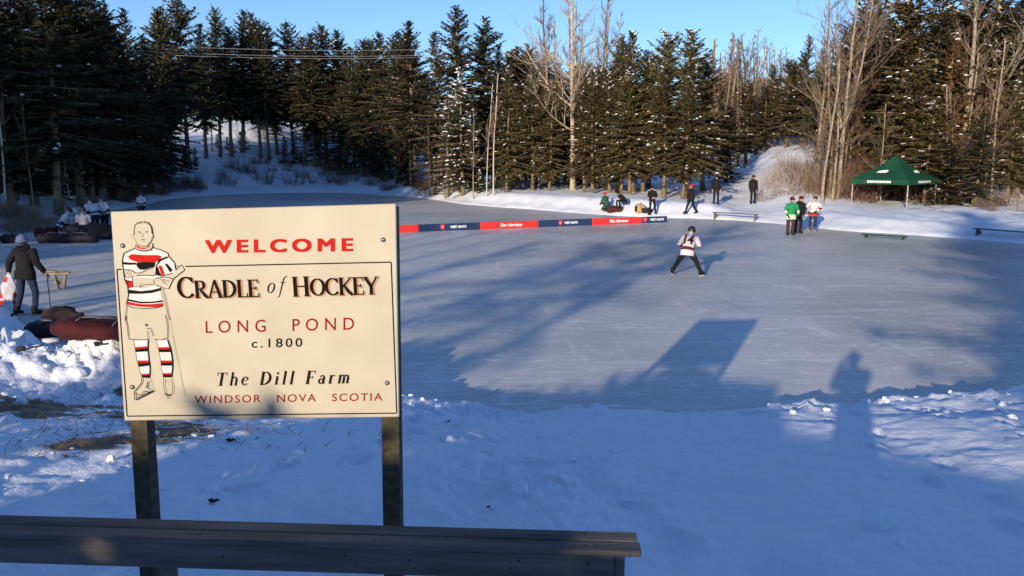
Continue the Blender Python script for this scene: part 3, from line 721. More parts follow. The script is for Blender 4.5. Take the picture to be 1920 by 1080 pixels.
def arc(cx, cy, rx, ry, a0, a1, w0, w1, n=18):
    """elliptic stroke, thick (w1) where it runs upright, thin (w0) where it runs level"""
    out = []
    for i in range(n+1):
        a = rad(lerp(a0, a1, i/n)); out.append((cx+rx*math.cos(a), cy+ry*math.sin(a), w0+(w1-w0)*abs(math.cos(a))**1.3))
    return out
def st(x0, y0, x1, y1, w): return [(x0, y0, w), (x1, y1, w)]
def sf(x0, x1, y, h=0.045): return [(x0, y, h), (x1, y, h)]
TH = 0.17; TN = 0.06
GL = {  # glyph: (advance, strokes), cap height 1
 'C': (.82, [arc(.45, .5, .36, .46, 42, 318, TN, TH), [(.70, .97, .05), (.73, .70, .05)], [(.70, .22, .04), (.74, .10, .04)]]),
 'R': (.84, [st(.19, 0, .19, 1, TH), arc(.38, .74, .22, .225, -90, 90, TN, TH*.95), st(.19, .965, .39, .965, TN), st(.19, .515, .39, .515, TN), [(.36, .52, .10), (.62, .16, .17), (.78, .0, .12)], sf(.04, .34, .02), sf(.04, .25, .98)]),
 'A': (.90, [st(.10, 0, .44, 1, TN+.02), [(.44, 1.02, .12), (.76, 0, .18)], st(.22, .33, .62, .33, TN), sf(.0, .24, .02), sf(.60, .90, .02)]),
 'D': (.90, [st(.19, 0, .19, 1, TH), arc(.30, .5, .46, .465, -90, 90, TN, TH), st(.19, .965, .32, .965, TN), st(.19, .035, .32, .035, TN), sf(.04, .25, .02), sf(.04, .25, .98)]),
 'L': (.70, [st(.19, 0, .19, 1, TH), st(.19, .03, .60, .03, TN), [(.60, .0, .05), (.63, .25, .03)], sf(.04, .34, .98), sf(.04, .2, .02)]),
 'E': (.74, [st(.19, 0, .19, 1, TH), st(.19, .965, .60, .965, TN), st(.19, .51, .50, .51, TN), st(.19, .035, .62, .035, TN), [(.60, 1.0, .05), (.61, .78, .03)], [(.50, .61, .04), (.50, .41, .04)], [(.62, .0, .05), (.65, .25, .03)], sf(.04, .2, .98), sf(.04, .2, .02)]),
 'H': (.98, [st(.19, 0, .19, 1, TH), st(.76, 0, .76, 1, TH), st(.19, .51, .76, .51, TN), sf(.04, .34, .02), sf(.04, .34, .98), sf(.61, .91, .02), sf(.61, .91, .98)]),
 'O': (.94, [arc(.46, .5, .35, .455, 0, 360, TN, TH, 28)]),
 'K': (.86, [st(.19, 0, .19, 1, TH), [(.72, .98, .06), (.26, .46, .08)], [(.34, .58, .10), (.58, .2, .17), (.80, 0, .13)], sf(.04, .34, .02), sf(.04, .34, .98), sf(.58, .84, .98)]),
 'Y': (.84, [[(.10, .98, .16), (.42, .46, .16)], [(.74, .98, .06), (.42, .46, .09)], st(.42, 0, .42, .50, TH), sf(.27, .57, .02), sf(-.02, .26, .98), sf(.62, .86, .98)]),
 'T': (.80, [st(.39, 0, .39, 1, TH), st(.05, .965, .73, .965, TN), [(.05, 1.0, .05), (.04, .76, .03)], [(.73, 1.0, .05), (.74, .76, .03)], sf(.24, .54, .02)]),
 'F': (.72, [st(.19, 0, .19, 1, TH), st(.19, .965, .62, .965, TN), st(.19, .51, .50, .51, TN), [(.62, 1.0, .05), (.63, .76, .03)], [(.50, .61, .04), (.50, .41, .04)], sf(.04, .34, .02), sf(.04, .2, .98)]),
 'h': (.66, [st(.15, 0, .15, 1.02, .14), arc(.33, .40, .18, .24, 0, 150, .06, .13), st(.51, 0, .51, .42, .14), sf(.04, .26, .02, .04), sf(.42, .62, .02, .04), sf(.04, .15, 1.0, .04)]),
 'e': (.54, [arc(.28, .33, .20, .31, 20, 320, .05, .13), st(.12, .36, .46, .40, .05)]),
 'i': (.34, [st(.16, 0, .16, .64, .14), [(.09, .86, .14), (.23, .86, .14)], sf(.06, .27, .02, .04), sf(.05, .16, .62, .04)]),
 'l': (.34, [st(.16, 0, .16, 1.02, .14), sf(.06, .27, .02, .04), sf(.05, .16, 1.0, .04)]),
 'a': (.56, [arc(.24, .20, .15, .19, 0, 360, .05, .11), st(.42, 0, .42, .45, .13), arc(.27, .44, .15, .18, 0, 150, .05, .11), sf(.40, .54, .02, .04)]),
 'r': (.46, [st(.15, 0, .15, .64, .14), arc(.32, .42, .15, .18, 50, 150, .07, .10), sf(.04, .28, .02, .04), sf(.04, .15, .62, .04)]),
 'm': (.92, [st(.15, 0, .15, .64, .13), arc(.30, .42, .15, .20, 0, 150, .06, .12), st(.45, 0, .45, .44, .13), arc(.60, .42, .15, .20, 0, 150, .06, .12), st(.75, 0, .75, .44, .13), sf(.04, .25, .02, .04), sf(.37, .53, .02, .04), sf(.67, .86, .02, .04), sf(.04, .15, .62, .04)]),
 'o': (.54, [arc(.26, .32, .19, .30, 0, 360, .05, .11, 22)]),
 'f': (.40, [[(.14, -.22, .05), (.17, .3, .08), (.19, .8, .08), (.26, .98, .06), (.40, 1.0, .05)], sf(.04, .36, .62, .05), [(.14, -.22, .05), (.02, -.28, .05)]]),
 ' ': (.40, []), '.': (.3, [[(.08, .06, .14), (.22, .06, .14)]])}
def serif_line(mb, text, x0, y0, x1, y1, size, z, mi=0, slant=0.0, sizes=None, off=(0, 0), bold=1.0):
    """set text so that it fills from (x0, y0) to (x1, y1) along the base line"""
    sizes = sizes or [size]*len(text)
    adv = sum(GL[c][0]*s for c, s in zip(text, sizes)); d = Vector((x1-x0, y1-y0)); gap = (d.length-adv)/max(1, len(text)-1); d.normalize(); n = Vector((-d.y, d.x))
    x = 0; k = 0
    for c, s in zip(text, sizes):
        for stroke in GL[c][1]:
            pts = []
            for q in stroke:
                u = x+(q[0]+slant*q[1])*s+off[0]; v = q[1]*s+off[1]; p = Vector((x0, y0))+d*u+n*v; pts.append((p.x, p.y, q[2]*s*bold))
            ribbon(mb, pts, 0, z+0.00006*k, mi); k += 1
        x += GL[c][0]*s+gap
def text_mesh(text, spacing=1.0, bold=0.0, shear=0.0):
    cu = bpy.data.curves.new('t', 'FONT'); cu.body = text; cu.space_character = spacing; cu.offset = bold; cu.shear = shear; cu.resolution_u = 4
    ob = bpy.data.objects.new('t', cu); COL.objects.link(ob); bpy.context.view_layer.update()
    me = bpy.data.meshes.new_from_object(ob.evaluated_get(bpy.context.evaluated_depsgraph_get()))
    bpy.data.objects.remove(ob); bpy.data.curves.remove(cu); return me
def fit_text(name, text, A, B, C_, mat, parent, spacing=1.0, bold=0.0, shear=0.0, lift=0.0012, fat=None):
    """text whose ink runs from A (lower left) to B (lower right), cap top at C_"""
    me = text_mesh(text, spacing, bold, shear); n = len(me.vertices); co = np.empty(n*3, np.float32); me.vertices.foreach_get('co', co); co = co.reshape(-1, 3)
    x0, x1 = co[:, 0].min(), co[:, 0].max(); y0 = 0.0 - bold; y1 = 0.729 + bold if text[0] != '1' else co[:, 1].max()
    ex = (B-A)/(x1-x0); ey = (C_-A)/(y1-y0)
    out = np.array([list(A+ex*(c[0]-x0)+ey*(c[1]-y0)) for c in co], np.float32); out[:, 2] += lift
    if fat:
        fc = [tuple(p.vertices) for p in me.polygons]; mb = MB(); k = 0
        for ox in (-1, -.33, .33, 1):
            for oy in (-1, 0, 1): mb.add([Vector(v)+Vector((ox*fat[0], oy*fat[1], k*.00004)) for v in out], fc); k += 1
        return mb.build(name, mat, parent)
    me.vertices.foreach_set('co', out.ravel()); me.materials.clear(); me.materials.append(mat); me.update(); me.name = name
    return link(name, me, parent)
def up_of(a, px, py): return sp(px, py)
# red WELCOME, sans bold
kp_ = sp(500, 500).x - sp(499, 500).x
fit_text('welcome_lettering', 'WELCOME', sp(386.8, 473.6), sp(660.5, 470), sp(386.3, 449.6), REDP, sign, 1.42, 0.0, fat=(1.9*kp_, 1.0*kp_))
fit_text('pond_name_lettering', 'LONG  POND', sp(386, 624.5), sp(664, 618), sp(385.5, 600.5), DREDP, sign, 1.62, 0.004)
fit_text('date_lettering', 'c.1800', sp(472, 652), sp(567, 650), sp(471.8, 634.5), BLACKP, sign, 1.32, 0.010)
fit_text('place_lettering', 'WINDSOR   NOVA   SCOTIA', sp(365, 756), sp(717, 751), sp(364.8, 741), DREDP, sign, 1.22, 0.006)
def serif_part(name, items):
    mb = MB()
    for it in items: serif_line(mb, **it)
    return mb.build(name, [BLACKP, TANP], sign)
def xy(px, py): p = sp(px, py); return p.x, p.y
kpx = sp(500, 500).x - sp(499, 500).x
big, sm_ = 41*kpx, 33*kpx
items = []
for mi, off, z in ((1, (3.0*kpx, -2.0*kpx), 0.0008), (0, (0, 0), 0.0030)):
    a = xy(334, 559.5); b = xy(489, 556.5); items.append(dict(text='CRADLE', x0=a[0], y0=a[1], x1=b[0], y1=b[1], size=sm_, sizes=[big]+[sm_]*5, z=z, mi=mi, off=off, bold=1.1))
    a = xy(548, 556.0); b = xy(711, 551.5); items.append(dict(text='HOCKEY', x0=a[0], y0=a[1], x1=b[0], y1=b[1], size=sm_, sizes=[37*kpx]+[sm_]*5, z=z, mi=mi, off=off, bold=1.1))
a = xy(499, 549.5); b = xy(533, 548.5); items.append(dict(text='of', x0=a[0], y0=a[1], x1=b[0], y1=b[1], size=30*kpx, z=0.003, slant=.28, bold=.8))
for w_ in ('CRADLE', 'HOCKEY', 'of'): serif_part('title_word', [i_ for i_ in items if i_['text'] == w_])
a = xy(404, 723.5); b = xy(655, 718.0)
serif_part('farm_name_lettering', [dict(text='The Dill Farm', x0=a[0], y0=a[1], x1=b[0], y1=b[1], size=25.5*kpx, z=0.0015, slant=.26, bold=1.12)])
# thin black frame line painted on the panel
mb = MB()
fr = [(228, 505), (219.5, 505.3), (238.5, 780.2), (744, 774.5), (733.5, 491.5), (348, 499.5)]
for i in range(len(fr)-1):
    a_, b_ = sp(*fr[i]), sp(*fr[i+1]); ribbon(mb, [a_[:2], b_[:2]], 2.3*kpx, 0.0009+0.00008*i)
mb.build('border_line', BLACKP, sign)

# painted player (read off two enlargements of the photograph)
def A_(X, Y): p = sp(200+X/4.697, 370+Y/4.697); return (p.x, p.y)
def B_(X, Y): p = sp(200+X/5.143, 590+Y/5.143); return (p.x, p.y)
mb = MB(); LZ = [0.0008]
def fill(fn, pts, mi): LZ[0] += 0.00009; poly(mb, [fn(*p) for p in pts], LZ[0], mi)
def line(fn, pts, w=5.5, mi=1, closed=False): LZ[0] += 0.00009; k = (4.697 if fn is A_ else 5.143); ribbon(mb, [fn(*p) for p in pts], w/k*kpx, LZ[0], mi, closed)
WH, BK, RD, CR, TN_ = 0, 1, 2, 3, 4
# sweater
body = [(262, 445), (200, 470), (155, 492), (140, 560), (148, 640), (160, 720), (188, 780), (195, 860), (185, 930), (175, 948), (240, 968), (340, 976), (440, 968), (498, 955), (490, 880), (478, 800), (560, 700), (612, 640), (595, 570), (550, 520), (540, 492), (480, 462), (405, 440)]
fill(A_, body, WH)
fill(A_, [(188, 520), (220, 500), (330, 508), (450, 508), (488, 520), (462, 558), (430, 572), (330, 568), (270, 570), (208, 548)], RD)
fill(A_, [(268, 572), (330, 568), (432, 572), (425, 612), (370, 640), (290, 636), (262, 600)], BK)
fill(A_, [(148, 590), (178, 600), (245, 598), (262, 640), (200, 650), (150, 640)], WH)
fill(A_, [(160, 720), (230, 740), (240, 790), (192, 800)], RD)
fill(A_, [(195, 812), (300, 826), (400, 815), (480, 795), (482, 820), (400, 842), (300, 850), (196, 848)], BK)
fill(A_, [(190, 895), (300, 918), (400, 918), (492, 905), (494, 922), (400, 932), (300, 934), (186, 912)], BK)
fill(A_, [(186, 918), (300, 940), (400, 940), (496, 930), (498, 956), (420, 968), (300, 964), (180, 944)], RD)
# right sleeve
fill(A_, [(470, 548), (540, 518), (590, 560), (612, 640), (570, 668), (490, 690), (440, 680), (432, 640)], WH)
fill(A_, [(455, 602), (486, 600), (516, 680), (484, 688)], RD)
fill(A_, [(430, 640), (450, 606), (470, 660), (485, 688), (440, 682)], BK)
fill(A_, [(460, 545), (535, 518), (548, 530), (480, 560), (455, 592)], BK)
fill(A_, [(515, 590), (532, 580), (585, 640), (560, 662)], BK)
# forearms and stick
fill(A_, [(255, 668), (300, 650), (410, 612), (420, 640), (415, 690), (340, 690), (270, 690)], CR)
fill(A_, [(228, 700), (430, 715), (520, 700), (560, 720), (545, 790), (440, 770), (330, 800), (230, 780)], CR)
fill(A_, [(160, 650), (215, 640), (262, 668), (240, 705), (190, 706), (158, 680)], CR)
fill(A_, [(530, 690), (612, 640), (668, 592), (690, 640), (640, 680), (590, 716), (548, 806), (480, 790), (440, 750), (450, 715)], CR)
fill(A_, [(146, 568), (200, 574), (262, 574), (262, 592), (200, 594), (146, 590)], BK); line(A_, [(160, 720), (175, 745), (235, 740)], 6); line(A_, [(150, 640), (190, 636), (225, 645), (262, 668)], 8)
line(A_, [(158, 660), (170, 700), (192, 708), (240, 690)], 5); line(A_, [(175, 652), (200, 690)], 4); line(A_, [(195, 645), (222, 684)], 4); line(A_, [(262, 664), (300, 668), (415, 612)], 6); line(A_, [(262, 690), (330, 684), (410, 690), (430, 682)], 7)
line(A_, [(230, 700), (232, 778), (300, 790), (330, 770), (420, 765)], 5); line(A_, [(418, 718), (424, 768)], 4); line(A_, [(430, 715), (500, 700), (560, 706), (585, 720)], 6)
line(A_, [(470, 715), (520, 745)], 4); line(A_, [(490, 745), (540, 765)], 4); line(A_, [(500, 720), (560, 740)], 4); line(A_, [(440, 770), (490, 795), (548, 806), (590, 716)], 6)
line(A_, [(612, 640), (660, 592), (690, 638), (590, 716)], 6); line(A_, [(612, 606), (636, 600)], 4); line(A_, [(300, 760), (300, 795)], 3)
# outlines of sweater
line(A_, [(262, 445), (200, 470), (155, 492), (140, 560), (150, 640), (160, 720), (188, 780), (195, 860), (180, 930), (172, 946), (240, 970), (340, 978), (440, 970), (500, 955)], 7)
line(A_, [(405, 440), (480, 462), (540, 490), (550, 520), (600, 575), (612, 640)], 7); line(A_, [(470, 548), (440, 600), (432, 680), (490, 692), (580, 668)], 7)
# collar and head
fill(A_, [(262, 410), (258, 452), (320, 476), (390, 468), (412, 440), (402, 405), (350, 440), (300, 436)], CR)
fill(A_, [(266, 418), (300, 440), (345, 444), (390, 420), (384, 436), (340, 456), (290, 452), (266, 436)], RD)
line(A_, [(262, 452), (290, 466), (340, 472), (392, 460), (412, 436)], 9); line(A_, [(262, 412), (258, 450)], 5); line(A_, [(404, 402), (412, 436)], 5)
fill(A_, [(246, 300), (250, 250), (280, 222), (330, 212), (375, 226), (400, 262), (408, 320), (414, 350), (395, 390), (360, 425), (325, 428), (285, 415), (258, 370), (240, 350)], CR)
line(A_, [(250, 330), (246, 290), (256, 245), (285, 222), (320, 214)], 8); line(A_, [(330, 212), (372, 224), (398, 262), (406, 320)], 8); line(A_, [(285, 232), (335, 222), (375, 238)], 4)
line(A_, [(246, 322), (236, 325), (238, 350), (256, 372), (280, 412), (320, 432), (360, 426), (392, 392), (404, 350)], 3.6); line(A_, [(406, 320), (416, 330), (412, 352), (402, 356)], 3.6)
line(A_, [(280, 302), (312, 306)], 5); line(A_, [(346, 302), (376, 300)], 5); line(A_, [(290, 314), (308, 315)], 4); line(A_, [(350, 312), (368, 311)], 4); line(A_, [(330, 315), (322, 346), (338, 348)], 3); line(A_, [(306, 374), (326, 370), (346, 374)], 5); line(A_, [(318, 384), (336, 384)], 3)
# shorts and stick shaft
line(A_, [(180, 960), (172, 1040), (165, 1090)], 4.5); line(B_, [(190, 0), (192, 60), (208, 130), (214, 200), (216, 232), (300, 240), (400, 238), (408, 225)], 7)
line(A_, [(475, 820), (520, 960), (545, 1080)], 3.5, 4); line(A_, [(500, 800), (535, 950), (560, 1080)], 4, 1); line(B_, [(570, 0), (590, 80), (596, 170), (590, 225), (520, 244), (465, 236)], 6)
line(B_, [(378, 85), (396, 108)], 10); line(B_, [(392, 130), (425, 126), (440, 160), (456, 205)], 5); line(B_, [(400, 150), (405, 225)], 4)
line(B_, [(600, 10), (660, 320), (720, 600), (760, 790)], 2.4, 4); line(B_, [(640, 200), (690, 450), (735, 700), (770, 785)], 2.0, 4)
# stockings
def sock(L, Rr, bands):
    for a, b, c in bands:
        def e(side, t):
            k = t*(len(side)-1); i = min(int(k), len(side)-2); return (lerp(side[i][0], side[i+1][0], k-i), lerp(side[i][1], side[i+1][1], k-i))
        fill(B_, [e(L, a), e(Rr, a), e(Rr, b), e(L, b)], c)
bands = [(0, .19, WH), (.19, .25, RD), (.25, .32, BK), (.32, .52, WH), (.52, .58, RD), (.58, .66, BK), (.66, .87, WH), (.87, .92, RD), (.92, 1, BK)]
sL = [(268, 245), (284, 330), (300, 430), (330, 540), (350, 600)]; sR = [(405, 240), (400, 320), (412, 430), (424, 520), (415, 608)]
sock(sL, sR, bands); line(B_, sL, 5); line(B_, sR, 4)
tL = [(488, 248), (510, 330), (528, 430), (540, 520), (555, 600)]; tR = [(590, 236), (622, 330), (638, 430), (640, 520), (628, 600)]
sock(tL, tR, bands); line(B_, tL, 4); line(B_, tR, 4)
# skates
line(B_, [(350, 600), (345, 650), (300, 710), (275, 730), (278, 815), (290, 818), (462, 732)], 8); line(B_, [(290, 800), (455, 722)], 5); line(B_, [(275, 745), (300, 768), (345, 765), (370, 730), (420, 745)], 6); line(B_, [(415, 605), (435, 660), (460, 722)], 4, 4); line(B_, [(405, 640), (395, 700)], 10); line(B_, [(380, 690), (430, 720)], 5)
line(B_, [(556, 605), (560, 680), (570, 740)], 5); line(B_, [(630, 605), (645, 690), (642, 755), (600, 778), (570, 765)], 5); line(B_, [(570, 745), (582, 768), (620, 770)], 10); line(B_, [(598, 778), (602, 808)], 6); line(B_, [(575, 632), (600, 630)], 3); line(B_, [(585, 640), (590, 680)], 2.5, 4)
mb.build('painted_player', [WHITEP, BLACKP, REDP, CREAM, GREYP], sign)
# bolts
for bx, by in [(230.5, 460.5), (718.5, 449.5), (248.5, 725.5), (726, 717.5)]:
    p = sp(bx, by); mb = MB(); rr = 4.6*kpx
    mb.tube([(0, 0, 0.0005), (0, 0, 0.0035)], [rr, rr*0.97], 16); mb.ball((0, 0, 0.0035), (rr*0.62, rr*0.62, rr*0.4), n=10, m=6)
    o = mb.build('bolt', STEEL, sign, (p.x, p.y, 0))
# posts, upright in the world
inv = ROT.inverted()
for pxa, pxb, w in ((239, 270, .074), (713, 746, .076)):
    a = sp((pxa+pxb)/2, 790); topl = a.copy(); 
    base = sBL + sx*a.x + sy*a.y - sn*(-1)*0 
    wz = 2.95; c = Vector((base.x, base.y, 0)) - sn*(0.019+w/2+0.001)
    mb = MB(); zt = (sTL.z if pxa < 500 else sTR.z)-.015; zl = gz(c.x, c.y)-0.35
    pr = Matrix.Rotation(math.atan2(sx.y, sx.x), 3, 'Z')
    lean = (sTL-sBL).normalized(); lean = lean/lean.z
    # follow the slight backward lean of the panel
    V0 = Vector((c.x, c.y, 2.14))
    for_z = lambda z: V0 + Vector((lean.x, lean.y, 1))*(z-2.14)
    pts = []
    for z in (zl, zl+0.6, 2.0, zt):
        q = for_z(z)
        for dx, dy in ((-1, -1), (1, -1), (1, 1), (-1, 1)):
            pts.append(q + pr @ Vector((dx*w/2, dy*w/2, 0)))
    Fc = [(3, 2, 1, 0), (12, 13, 14, 15)] + [(4*i+k, 4*i+(k+1) % 4, 4*i+4+(k+1) % 4, 4*i+4+k) for i in range(3) for k in range(4)]
    lv = [inv.to_3x3() @ (p - sBL) for p in pts]
    mb.add(lv, Fc); mb.build('post', POSTW, sign)

# ------------------------------------------------------------------ bench in front
zt = 1.87
bBL, bBR, bFR, bFL = U(0, 965, zt), U(1175, 997, zt), U(1200, 1034, zt), U(0, 999, zt)
bx_ = (bBR-bBL).normalized(); by_ = Vector((bx_.y, -bx_.x, 0)); bw = abs((bFR-bBR).dot(by_)); ang = math.atan2(bx_.y, bx_.x)
bench = thing('plank_bench', 'long weathered plank bench in front of the sign posts', 'bench', (bBR.x, bBR.y, gz(bBR.x, bBR.y)), ang)
Lb = 3.6; dz = zt - bench.location.z
gap = 0.006; pw = (bw-gap)/2
for k in range(2):
    mb = MB(); mb.box((-Lb/2+.035, -(pw/2+k*(pw+gap)), dz-0.011-0.0015*k), (Lb+0.012*k, pw, 0.022), bev=0.003)
    mb.build('seat_plank', WOODG, bench)
mb = MB(); mb.box((-Lb/2-0.02, -bw+0.021, dz-0.0225-0.05), (Lb-0.07, 0.036, 0.098), bev=0.003); mb.build('apron', WOODG, bench)
mb = MB(); mb.box((-Lb/2-0.02, -0.025, dz-0.0225-0.05), (Lb-0.07, 0.036, 0.098), bev=0.003); mb.build('apron', WOODG, bench)
for lx in (-0.035, -1.75, -3.4):
    mb = MB(); mb.box((lx, -bw/2, (dz-0.024-0.4)/2-0.0), (0.038, bw-0.09 if lx != -0.035 else bw-0.03, dz-0.024+0.4), bev=0.003); mb.build('leg', WOODG, bench)
NAIL = M('dark_nail_heads', (0.02, 0.018, 0.016), rough=0.6)
for nx in (-0.12, -0.16, -0.9, -0.94, -1.6, -1.64, -2.4):
    for ny in (-pw*.4, -pw*1.6): mb = MB(); mb.tube([(nx, ny, dz-0.004), (nx, ny, dz+0.0012)], 0.0035, 7); mb.build('nail_head', NAIL, bench)
for nx, nz in ((-0.15, -.055), (-.40, -.05), (-.43, -.08), (-.80, -.06), (-1.0, -.085), (-1.04, -.05), (-1.5, -.07)): mb = MB(); mb.tube([(nx, -bw+0.006, dz+nz), (nx, -bw+0.0018, dz+nz)], 0.0045, 7); mb.build('nail_head', NAIL, bench)

# ------------------------------------------------------------------ rink boards
d0 = U(640, 440); d1 = U(1252, 416.5); bdir = (d1-d0).normalized(); bang = math.atan2(bdir.y, bdir.x)
def boardpt(px):
    r = ray(px, 430); n = Vector((-bdir.y, bdir.x, 0)); t = (Vector((d0.x, d0.y, 0)).dot(n))/(r.x*n.x+r.y*n.y); return Vector((r.x*t, r.y*t, 0))
secs = [(672, 785, 'red', 'red rink board half hidden behind the welcome sign'), (785, 900, 'navy', 'navy rink board with red crest nearest the welcome sign'), (900, 1009, 'red', 'red rink board with white script in the middle of the row'),
        (1009, 1110, 'navy', 'navy rink board with red crest between two red script boards'), (1110, 1203, 'red', 'red rink board with white script toward the right end of the row'), (1203, 1250, 'navy', 'short navy rink board ending the row at the right')]
for a, b, colr, lb in secs:
    p0, p1 = boardpt(a), boardpt(b); Ls = (p1-p0).length - 0.012; hb = 0.335
    t = thing('rink_board', lb, 'rink board', (p0.x, p0.y, 0.0), bang, 'rink boards laid end to end across the ice')
    mb = MB(); mb.box((Ls/2, 0, hb/2+.002), (Ls, 0.09, hb), bev=0.02); mb.build('board', BREDV if colr == 'red' else BNAVY, t)
    X = lambda fx, z: Vector((fx*Ls, 0, z))
    def btext(nm, s, fx0, fx1, z0, z1, shear=0.0, bold=0.02, mat=BWHT):
        me = text_mesh(s, 1.0, bold, shear); n = len(me.vertices); co = np.empty(n*3, np.float32); me.vertices.foreach_get('co', co); co = co.reshape(-1, 3)
        x0, x1 = co[:, 0].min(), co[:, 0].max(); y0, y1 = 0, 0.73
        out = np.zeros_like(co); out[:, 0] = (fx0+(co[:, 0]-x0)/(x1-x0)*(fx1-fx0))*Ls; out[:, 2] = z0+(co[:, 1]-y0)/(y1-y0)*(z1-z0); out[:, 1] = -0.0475
        me.vertices.foreach_set('co', out.ravel()); me.materials.clear(); me.materials.append(mat); me.update(); link(nm, me, t)
    if colr == 'red' and a > 800: btext('script_lettering', 'Tim Hortons', .33, .72, .10, .26, .45, .035)
    if colr == 'navy':
        s0, s1, c0 = (.50, .77, .34) if a != 1203 else (.30, .86, .04)
        if a == 1009: s0, s1, c0 = .47, .72, .36
        btext('town_lettering', 'WEST HANTS', s0, s1, .12, .235, 0, .05)
        mb = MB(); cx = c0*Ls + .12
        poly_ = [(-.10, .30), (.10, .30), (.11, .18), (.06, .09), (0, .05), (-.06, .09), (-.11, .18)]
        mb.add([(cx+q[0], -0.0475, q[1]) for q in poly_], [tuple(range(7))[::-1]])
        mb.add([(cx+q[0]*.5, -0.0490, .18+(q[1]-.18)*.45) for q in poly_], [tuple(range(7))[::-1]], 1)
        mb.build('crest', [BREDV, M('crest_pink', (.75, .30, .27), rough=.6)], t)

# ------------------------------------------------------------------ planks, benches, tent
GREENW = M('dark_green_painted_wood', (.015, .05, .035), (.03, .08, .055), scale=4, rough=.6)
GRYW = M('grey_bench_wood', (.09, .09, .10), (.16, .16, .17), scale=6, rough=.8, stretch=(.3, 5, 5))
def bench_at(pa, pb, seat_h, label, wid=.28, mat=GRYW, inset=.12, z=None, cat='bench', name='plank_bench', splay=True, group=None):
    c = (pa+pb)/2; L_ = (pb-pa).length; a = math.atan2(pb.y-pa.y, pb.x-pa.x); zz = 0.0 if z is None else z
    t = thing(name, label, cat, (c.x, c.y, zz), a, group)
    mb = MB(); mb.box((0, 0, seat_h-.02), (L_, wid, .045), bev=.006); mb.build('seat', mat, t)
    for s in (-1, 1):
        mb = MB(); mb.box((s*(L_/2-inset), 0, (seat_h-.0435)/2), (.045, wid*.86, seat_h-.0435), bev=.005)
        if splay: mb.box((s*(L_/2-inset-.09), 0, seat_h-.13), (.2, wid*.3, .04), rot=Matrix.Rotation(-s*.8, 3, 'Y'))
        mb.build('leg', mat, t)
    return t
bench_at(U(1337, 411), U(1420, 416), .42, 'grey plank bench on the ice in front of the snowy path', .26)
bench_at(U(1824, 447), U(1990, 461), .45, 'grey plank bench cut off by the right picture edge', .30, inset=.2)
bench_at(U(1617, 444.5), U(1700, 450), .15, 'low dark green bench lying on the ice near the right bank', .34, GREENW, .16, splay=False)
bench_at(U(1004, 390.5), U(1051, 393), .17, 'low dark green plank on the ice beyond the rink boards', .34, GREENW, .18, splay=False)

